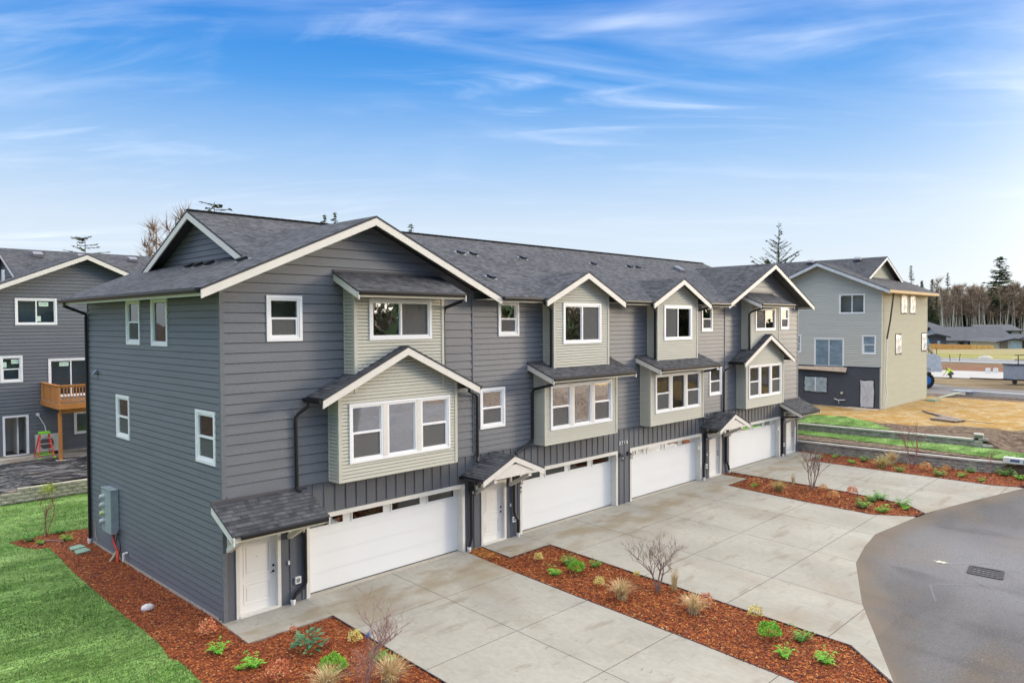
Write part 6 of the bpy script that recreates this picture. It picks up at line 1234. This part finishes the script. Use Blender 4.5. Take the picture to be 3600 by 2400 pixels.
for key, x, y, lab, sc in (
    ('fern', -1.54, 12.37, 'green fern at the outer end of the mulch behind the slate side wall', 1.1), ('fernb', -1.36, 11.63, 'low green sprig in the back mulch left of the hose', .7), ('fernb', -.57, 11.44, 'upright bright green plant beside the grey hose at the back corner', 1.0), ('fern', -.49, 12.72, 'green fern at the far edge of the back mulch against the lawn', .9),
    ('red', -.63, -.42, 'pink and cream spiky shrub just left of the first concrete step', 1.0), ('fernb', -.81, -1.40, 'bright green fern left of the first concrete step corner', 1.05), ('fernb', -.50, -2.60, 'bright green fern in front of the first concrete step corner', 1.1), ('fernb', -.80, -2.45, 'tiny green sprig beside the fern in front of the step', .5), ('red', -.41, -3.55, 'coral red spiky shrub at the bottom edge of the photo', 1.1),
    ('rho', .86, -2.70, 'blue green shrub with large oval leaves in the ' + NB, 1.15), ('box', .66, -4.08, 'bright green rounded shrub at the bottom of the ' + NB, 1.0), ('yel', 1.86, -3.15, 'round yellow shrub behind the bare sapling in the ' + NB, 1.0), ('fern', 1.80, -4.25, 'grey green fern between twigs at the driveway edge of the ' + NB, .9), ('fernb', 2.02, -4.45, 'lime green sprig by the driveway edge of the ' + NB, .5), ('tuft', 1.37, -5.25, 'tan grass clump at the very bottom of the photo right of the bare sapling', 1.0), ('red', 1.05, -1.60, 'tiny red leaf tuft against the first concrete step edge', .4), ('tuft', .2, -4.6, 'tan grass clump at the bottom of the photo left of the rounded shrub', .9),
    ('yel', 9.60, -2.26, 'yellow shrub nearest the concrete step in the ' + MBD, .85), ('fernb', 9.09, -3.45, 'bright green fern on the driveway side near the top of the ' + MBD, 1.0), ('fern', 10.13, -3.10, 'dark green fern behind the rounded shrub in the ' + MBD, 1.0), ('box', 9.76, -3.75, 'rounded green shrub in the upper half of the ' + MBD, .85), ('fern', 10.63, -3.84, 'grey green fern on the right edge near the top of the ' + MBD, .8), ('yel', 9.39, -4.94, 'yellow shrub beside the large tan grass in the ' + MBD, .9), ('yel', 10.91, -5.25, 'small pale yellow shrub on the right edge of the ' + MBD, .6), ('thin', 10.85, -6.65, 'thin upright tan grass behind the bare tree in the ' + MBD, .95), ('tuft', 9.15, -5.95, 'large tan grass clump left of the bare tree in the ' + MBD, .95), ('tuft', 9.85, -7.9, 'second large tan grass clump right of the bare tree in the ' + MBD, .9), ('red', 10.6, -7.85, 'small red and green shrub beside the second tan grass clump', .8), ('yel', 10.82, -9.25, 'pale yellow shrub in the lower half of the ' + MBD, 1.1), ('box', 9.96, -10.05, 'bright green rounded shrub in the lower half of the ' + MBD, .95), ('fern', 10.47, -10.69, 'green fern right of the lower rounded shrub in the ' + MBD, 1.0), ('fernb', 9.25, -10.78, 'bright green fern left below the lower rounded shrub', 1.0), ('fernb', 9.70, -11.62, 'bright green fern nearest the bottom tip of the ' + MBD, 1.15),
    ('fernb', 24.61, -2.42, 'small green sprig nearest the concrete step in the ' + FB, .8), ('tuftg', 24.77, -3.55, 'olive grass clump at the top of the ' + FB, 1.0), ('thin', 26.25, -3.57, 'thin tan grass at the far edge of the ' + FB, .8), ('ora', 26.07, -5.08, 'orange shrub behind the bare tree in the ' + FB, .9), ('ora', 24.92, -5.97, 'orange yellow shrub on the near side of the ' + FB, 1.1), ('red', 26.16, -6.34, 'coral red shrub on the far side of the ' + FB, 1.0), ('fern', 24.48, -7.39, 'large green fern on the near side of the ' + FB, 1.35), ('fern', 25.80, -7.30, 'green fern in the middle of the lower ' + FB, 1.2), ('fern', 26.37, -7.47, 'tallest green fern on the far edge of the ' + FB, 1.3), ('fernb', 24.32, -8.20, 'bright green fern near the road end of the ' + FB, 1.3), ('fern', 25.92, -8.49, 'green fern on the far edge close to the tip of the ' + FB, 1.2), ('fernb', 25.43, -8.78, 'low green fern nearest the tip of the ' + FB, .9),
    ('fernb', 33.64, -1.88, 'small green sprig nearest the last front door in the ' + RB, .8), ('fernb', 34.49, -2.41, 'small green plant against the block wall by the last front door', .9), ('fernb', 33.52, -3.70, 'small bright green plant on the driveway side left of the grasses', .9), ('fern', 34.46, -4.0, 'green fern at the wall left of the two grass clumps', 1.1), ('tuftg', 33.31, -5.31, 'pale green and tan grass clump, front one of a pair in the ' + RB, 1.35), ('tuft', 34.62, -5.35, 'tan grass clump, rear one of a pair in the ' + RB, 1.2), ('fern', 32.95, -6.27, 'green fern right below the front grass clump', 1.1), ('ora', 33.80, -7.26, 'orange yellow shrub right of the red twigged sapling', 1.25), ('fern', 33.10, -8.07, 'green fern on the driveway side in the middle of the ' + RB, 1.3), ('ora', 34.46, -8.06, 'smaller orange shrub at the wall right of the larger orange shrub', .9), ('fernb', 33.58, -8.96, 'small olive plant right of the middle fern in the ' + RB, 1.0), ('fern', 34.98, -9.04, 'small dark fern against the block wall left of the red stem', .9), ('fernb', 33.11, -9.92, 'small green plant on the driveway edge towards the road in the ' + RB, .8), ('fern', 35.2, -10.46, 'spreading fern at the wall near the right edge of the photo', 1.3), ('fernb', 34.63, -11.2, 'bright fern on the driveway side nearest the right edge of the photo', 1.2)):
    put(key, x, y, lab, sc)
def baretree(name, label, x, y, h, stems, m, seed, spread=.5, twig=3, r=.022, tagc=None, grp='bare young trees in the beds'):
    t = thing(name, label, 'tree', (x, y, G(x, y) - .03), 0, grp, local=True); mb = bare(h, stems, m, seed, spread, twig, r); o = mb.build('branches', m, t, smooth=True)
    if tagc: b_ = newmb(); c = Vector((.03, 0, tagc)); b_.face([c, c + Vector((.07, .03, .02)), c + Vector((.09, .03, -.12)), c + Vector((.0, 0, -.10))]); b_.face([c, c + Vector((-.05, .02, -.09)), c + Vector((.0, .04, -.16))]); b_.build('plant_tag', mat('tag_blue', (.08, .18, .55), .5), t)
    return t
baretree('bare_sapling', 'bare grey sapling with a blue tag at the bottom of the nearest bed', .97, -4.94, 2.1, 2, mat('twig_rose', (.34, .22, .20), .85, .15, 5), 3, .7, 4, .03, 1.15)
baretree('bare_sapling', 'low tangled reddish bare shrub round the foot of the nearest sapling', .75, -5.15, 1.2, 4, mat('twig_pink', (.36, .20, .17), .85), 8, .7, 3, .012)
baretree('bare_sapling', 'bare forked young tree with a blue tag in the long middle bed', 10.44, -6.33, 2.0, 3, tw, 5, .75, 4, .032, .95)
baretree('bare_sapling', 'bare spreading young tree in the third bed', 25.85, -4.62, 2.5, 5, tw, 21, .55, 3, .03)
baretree('bare_sapling', 'red twigged young tree in front of the lower block wall', 34.31, -6.47, 2.9, 2, twr, 13, .4, 3, .028)
baretree('bare_sapling', 'small red twigged sapling by the wall near the right edge', 35.05, -9.6, 1.7, 1, twr, 17, .35, 2, .018)
sp_ = baretree('bare_sapling', 'thin sapling with red stems and a yellow green leafy top behind the slate side wall', -.94, 12.58, 2.1, 3, twr, 33, .35, 2, .016)
m_ = newmb()
for k in range(420): c = Vector((random.gauss(.12, .13), random.gauss(0, .13), random.gauss(1.75, .11))); d = Vector((random.gauss(0, 1), random.gauss(0, 1), random.gauss(0, 1))).normalized() * .05; e = Vector((random.gauss(0, 1), random.gauss(0, 1), random.gauss(0, 1))).normalized() * .02; m_.face([c - e, c + d, c + e])
m_.build('crown', [leafmat('leaf_chartreuse', (.45, .52, .05))], sp_)
# ================================================================== tall trees
BARK = mat('bark_grey', (.16, .13, .11), .9, .2, 1.5); BARKP = mat('bark_pale', (.56, .52, .42), .9, .2, 1); ND = mat('needles_dark', (.040, .075, .028), .85, .4, .6); NDL = mat('needles_olive', (.10, .13, .035), .85, .4, .6); TWH = mat('twig_haze', (.32, .24, .17), .95, .3, .3)
def conifer(h, r, z0, whorl, per, clump, seed, thin=1., droop=.15, pw=.8, jag=.35):
    random.seed(seed); tr_ = newmb(); tr_.tube([(0, 0, -1), (0, 0, h * .5), (.1, 0, h)], [h * .013, h * .008, .03], 6); cr = newmb(); z = z0
    while z < h * .985:
        t = (z - z0) / (h - z0); R_ = r * (1 - t) ** pw + .12
        for k in range(per):
            if random.random() > thin: continue
            a = random.uniform(0, 6.28); l_ = R_ * random.uniform(1 - jag, 1.08); d = Vector((math.cos(a), math.sin(a), 0)); s = Vector((-d.y, d.x, 0)); zz = z + random.uniform(-.5, .5) * whorl; n = max(2, int(l_ / (clump * .42)))
            end = d * l_ + Vector((0, 0, zz - l_ * droop + l_ * .12)); tr_.tube([(0, 0, zz), tuple(end)], [.03 + l_ * .006, .012], 3, cap=False)
            for j in range(n):
                u = (j + .6) / n; p = d * l_ * u + Vector((0, 0, zz - l_ * droop * u + .12 * l_ * u * u)); c = clump * random.uniform(.6, 1.25)
                for q in range(2): e1 = (d * random.uniform(.3, 1) + s * random.uniform(-1, 1) + Vector((0, 0, random.uniform(-.5, .25)))).normalized() * c * .62; e2 = (s * random.uniform(.3, 1) + d * random.uniform(-.6, .6) + Vector((0, 0, random.uniform(-.3, .3)))).normalized() * c * .30; cr.face([p - e1 * .5, p + e2, p + e1, p - e2], None, random.choice((0, 0, 1)))
        z += whorl
    return tr_, cr
def alder(h, seed, lean=0., twn=420, rt=.16):
    random.seed(seed); tr_ = newmb(); cr = newmb(); top = Vector((lean, random.uniform(-.5, .5), h)); P = [Vector((0, 0, -1)), Vector((lean * .2, 0, h * .3)), Vector((lean * .55, .1, h * .65)), top]; tr_.tube(P, [rt, rt * .8, rt * .5, .03], 6)
    for k in range(15):
        t = random.uniform(.42, .97); b = P[1].lerp(P[2], (t - .3) / .35) if t < .65 else P[2].lerp(P[3], (t - .65) / .35); a = random.uniform(0, 6.28); l_ = h * .20 * (1.35 - t) * random.uniform(.6, 1.2); d = Vector((math.cos(a), math.sin(a), random.uniform(.5, 1.2))).normalized(); e = b + d * l_; tr_.tube([b, e], [rt * .25, .02], 4, cap=False)
        for j in range(int(twn / 15)):
            u = random.random(); p = b.lerp(e, .25 + .9 * u) ; v = Vector((random.gauss(0, 1), random.gauss(0, 1), random.gauss(.6, .8))).normalized() * random.uniform(.7, 1.9); s = Vector((random.gauss(0, 1), random.gauss(0, 1), 0)).normalized() * .045; cr.face([p - s, p + s, p + v])
    return tr_, cr
TP = {}
def tree(key, label, loc, sc=1., rz=0., grp=None, name='tree', build=None, mats=None):
    if key not in TP:
        tr_, cr = build(); a = tr_.build('trunk', mats[0]); b = cr.build('crown', mats[1]); t = thing(name, label, 'tree', loc, rz, grp, local=True); a.parent = t; b.parent = t; t.scale = (sc,) * 3; TP[key] = (t, (a, b)); return t
    t = dup(TP[key][0], loc, rz, sc, label, grp, TP[key][1]); return t
def from_top(px, pytop, dep, hn):    # base point and scale so that a tree of nominal height hn tops out where it should
    p = at(px, pytop, dep); zb = 1.0; return (p.x, p.y, zb), (p.z - zb) / hn
CONM = [[BARK], [ND, NDL]]
cB = lambda: conifer(20, 5.2, 12.5, .7, 7, .62, 41, .7, -.02, .42, .45); cS = lambda: conifer(24, 2.5, 6, .55, 7, .75, 42, .75, .1, .65, .5); cD = lambda: conifer(18, 3.6, 2, .55, 9, .95, 43, 1., .22, .8, .3); cN = lambda: conifer(18, 1.9, 1.5, .45, 8, .7, 44, 1., .1, .9, .4); cL = lambda: conifer(24, 5.6, 14, .42, 5, .5, 45, .6, -.45, 1.25, .65)
for key, px, py, dep, hn, bf, lab in (('cb', 297, 830, 95, 20, cB, 'wide flat topped conifer showing above the left house roof'), ('cb', 752, 710, 105, 20, cB, 'conifer tip showing behind the ridge near the tall left gable'), ('cs', 1141, 752, 120, 24, cS, 'narrow conifer top behind the ridge, left one of a pair'), ('cs', 1177, 744, 120, 24, cS, 'narrow conifer top behind the ridge, right one of a pair'), ('cs', 1445, 785, 125, 24, cS, 'single narrow conifer top right of the big front gable'), ('cl', 2739, 778, 125, 24, cL, 'tall ragged tree with a bare spire behind the last unit gable')):
    loc, sc = from_top(px, py, dep, hn); tree(key, lab, loc, sc, .7 * px, None, 'conifer_tree', bf, CONM)
loc, sc = from_top(596, 760, 90, 15)
tree('dec', 'leafless tree behind the upper left gable', loc, sc, 0, None, 'bare_tree', lambda: alder(15, 60, .5, 900, .2), [[BARK], [TWH]])
loc, sc = from_top(560, 800, 95, 15); tree('dec', 'lower leafless tree left of the upper left gable', loc, sc, 2.1, None, 'bare_tree')
loc, sc = from_top(2700, 905, 130, 18); tree('cd', 'low conifer beside the tall ragged tree behind the last gable', loc, sc, 1, None, 'conifer_tree', cD, CONM)
gN = 'conifers at the left end of the wood'
for px, py, dep, k, lab in ((3203, 932, 228, 'cs', 'slender conifer with a ragged top above the pale green house roof'), (3242, 985, 235, 'cn', 'small dark conifer just left of the wood'), (3277, 980, 238, 'cn', 'pointed green conifer right of the pale green house eave'), (3262, 1035, 232, 'cn', 'lower olive conifer beside the house eave'), (3292, 1040, 225, 'cn', 'bushy olive conifer above the white distant house'), (3332, 958, 262, 'cs', 'tall thin bare topped conifer at the left of the alders'), (3380, 1000, 275, 'cn', 'dark conifer tip rising from the left part of the alders'), (3420, 1003, 280, 'cn', 'dark conifer tip in the middle of the alders'), (3225, 1000, 240, 'cn', 'green conifer tip right behind the sage roof slope')):
    loc, sc = from_top(px, py, dep, {'cs': 24, 'cn': 18, 'cd': 18}[k]); tree(k, lab, loc, sc, px * .3, gN, 'conifer_tree', {'cs': cS, 'cn': cN, 'cd': cD}[k], CONM)
loc, sc = from_top(3516, 900, 245, 18); tree('cbig', 'largest dark green conifer towering over the wood at the right', loc, sc, .4, None, 'conifer_tree', lambda: conifer(18, 4.3, 6.5, .5, 8, .9, 48, .9, .02, .62, .45), CONM)
loc, sc = from_top(3590, 1010, 262, 18); tree('cd', 'broad green conifer at the right edge of the wood', loc, sc, 2., None, 'conifer_tree')
random.seed(5)
side = ['left end', 'left part', 'middle', 'right part', 'right end']
for i in range(84):
    px = 3308 + i * 4.1 + random.uniform(-6, 6); dep = random.uniform(236, 270); py = 1012 + random.uniform(-12, 22) + 8 * math.sin(i * .3); v = i % 5; loc, sc = from_top(px, py, dep, 15 + v)
    tree('al%d' % v, 'bare pale trunked alder in the ' + side[min(4, i // 17)] + ' of the wood behind the distant houses', loc, sc, random.uniform(0, 6.28), 'bare alders in the wood, ' + side[min(4, i // 17)], 'alder_tree', lambda v=v: alder(15 + v, 70 + v, (-1.2, 1.6, .3, -2., .8)[v], 1100, .20), [[BARKP], [TWH]])
loc, sc = from_top(3319, 975, 232, 16); tree('al1', 'tallest pale alder with long bare side limbs at the left end of the wood', loc, sc, 1.2, None, 'alder_tree')
# the dark undergrowth and back of the wood read as one mass
mb = newmb(); random.seed(9)
for _ in range(21000):
    px = random.uniform(3255, 3800); dep = random.uniform(270, 300); t = random.random() ** .8; p = at(px, 1150, dep); z = 1 + t * (15.0 + 1.5 * math.sin(px * .05) + random.gauss(0, 1.0)); c = Vector((p.x, p.y, z)); s = random.uniform(.35, 1.0); e1 = Vector((random.gauss(0, 1), random.gauss(0, 1), random.gauss(0, 1))).normalized() * s; e2 = Vector((random.gauss(0, 1), random.gauss(0, 1), random.gauss(0, 1))).normalized() * s * .7
    mb.face([c - e1, c + e2, c + e1, c - e2], None, 0 if t < .60 + random.gauss(0, .06) else 1)
tag(mb.build('wood_undergrowth', [mat('under_dark', (.030, .042, .020), .9, .4, .15), mat('under_brown', (.17, .12, .088), .95, .3, .15)]), 'dark undergrowth and far back of the wood behind the alders', 'undergrowth', kind='stuff')
# woods across the street behind the viewer; the windows mirror them
mb = newmb(); random.seed(19)
for _ in range(16000):
    a = random.uniform(-60, 260); y = -78 - random.uniform(0, 18); z = random.random() ** .7 * (15 + 3 * math.sin(a * .13) + random.gauss(0, 1.5)) * (1 - .65 * sm(a, 150, 200)); c = Vector((a, y, z)); s = random.uniform(.6, 2.2); e1 = Vector((random.gauss(0, 1), random.gauss(0, 1), random.gauss(0, 1))).normalized() * s; e2 = Vector((random.gauss(0, 1), random.gauss(0, 1), random.gauss(0, 1))).normalized() * s * .7
    mb.face([c - e1, c + e2, c + e1, c - e2], None, random.choice((0, 1)))
tag(mb.build('wood_undergrowth', [mat('wood_green', (.11, .16, .06), .9, .4, .2), mat('wood_brown', (.22, .17, .11), .9, .4, .2)]), 'wood across the street from the houses, behind the viewer', 'undergrowth', kind='stuff')
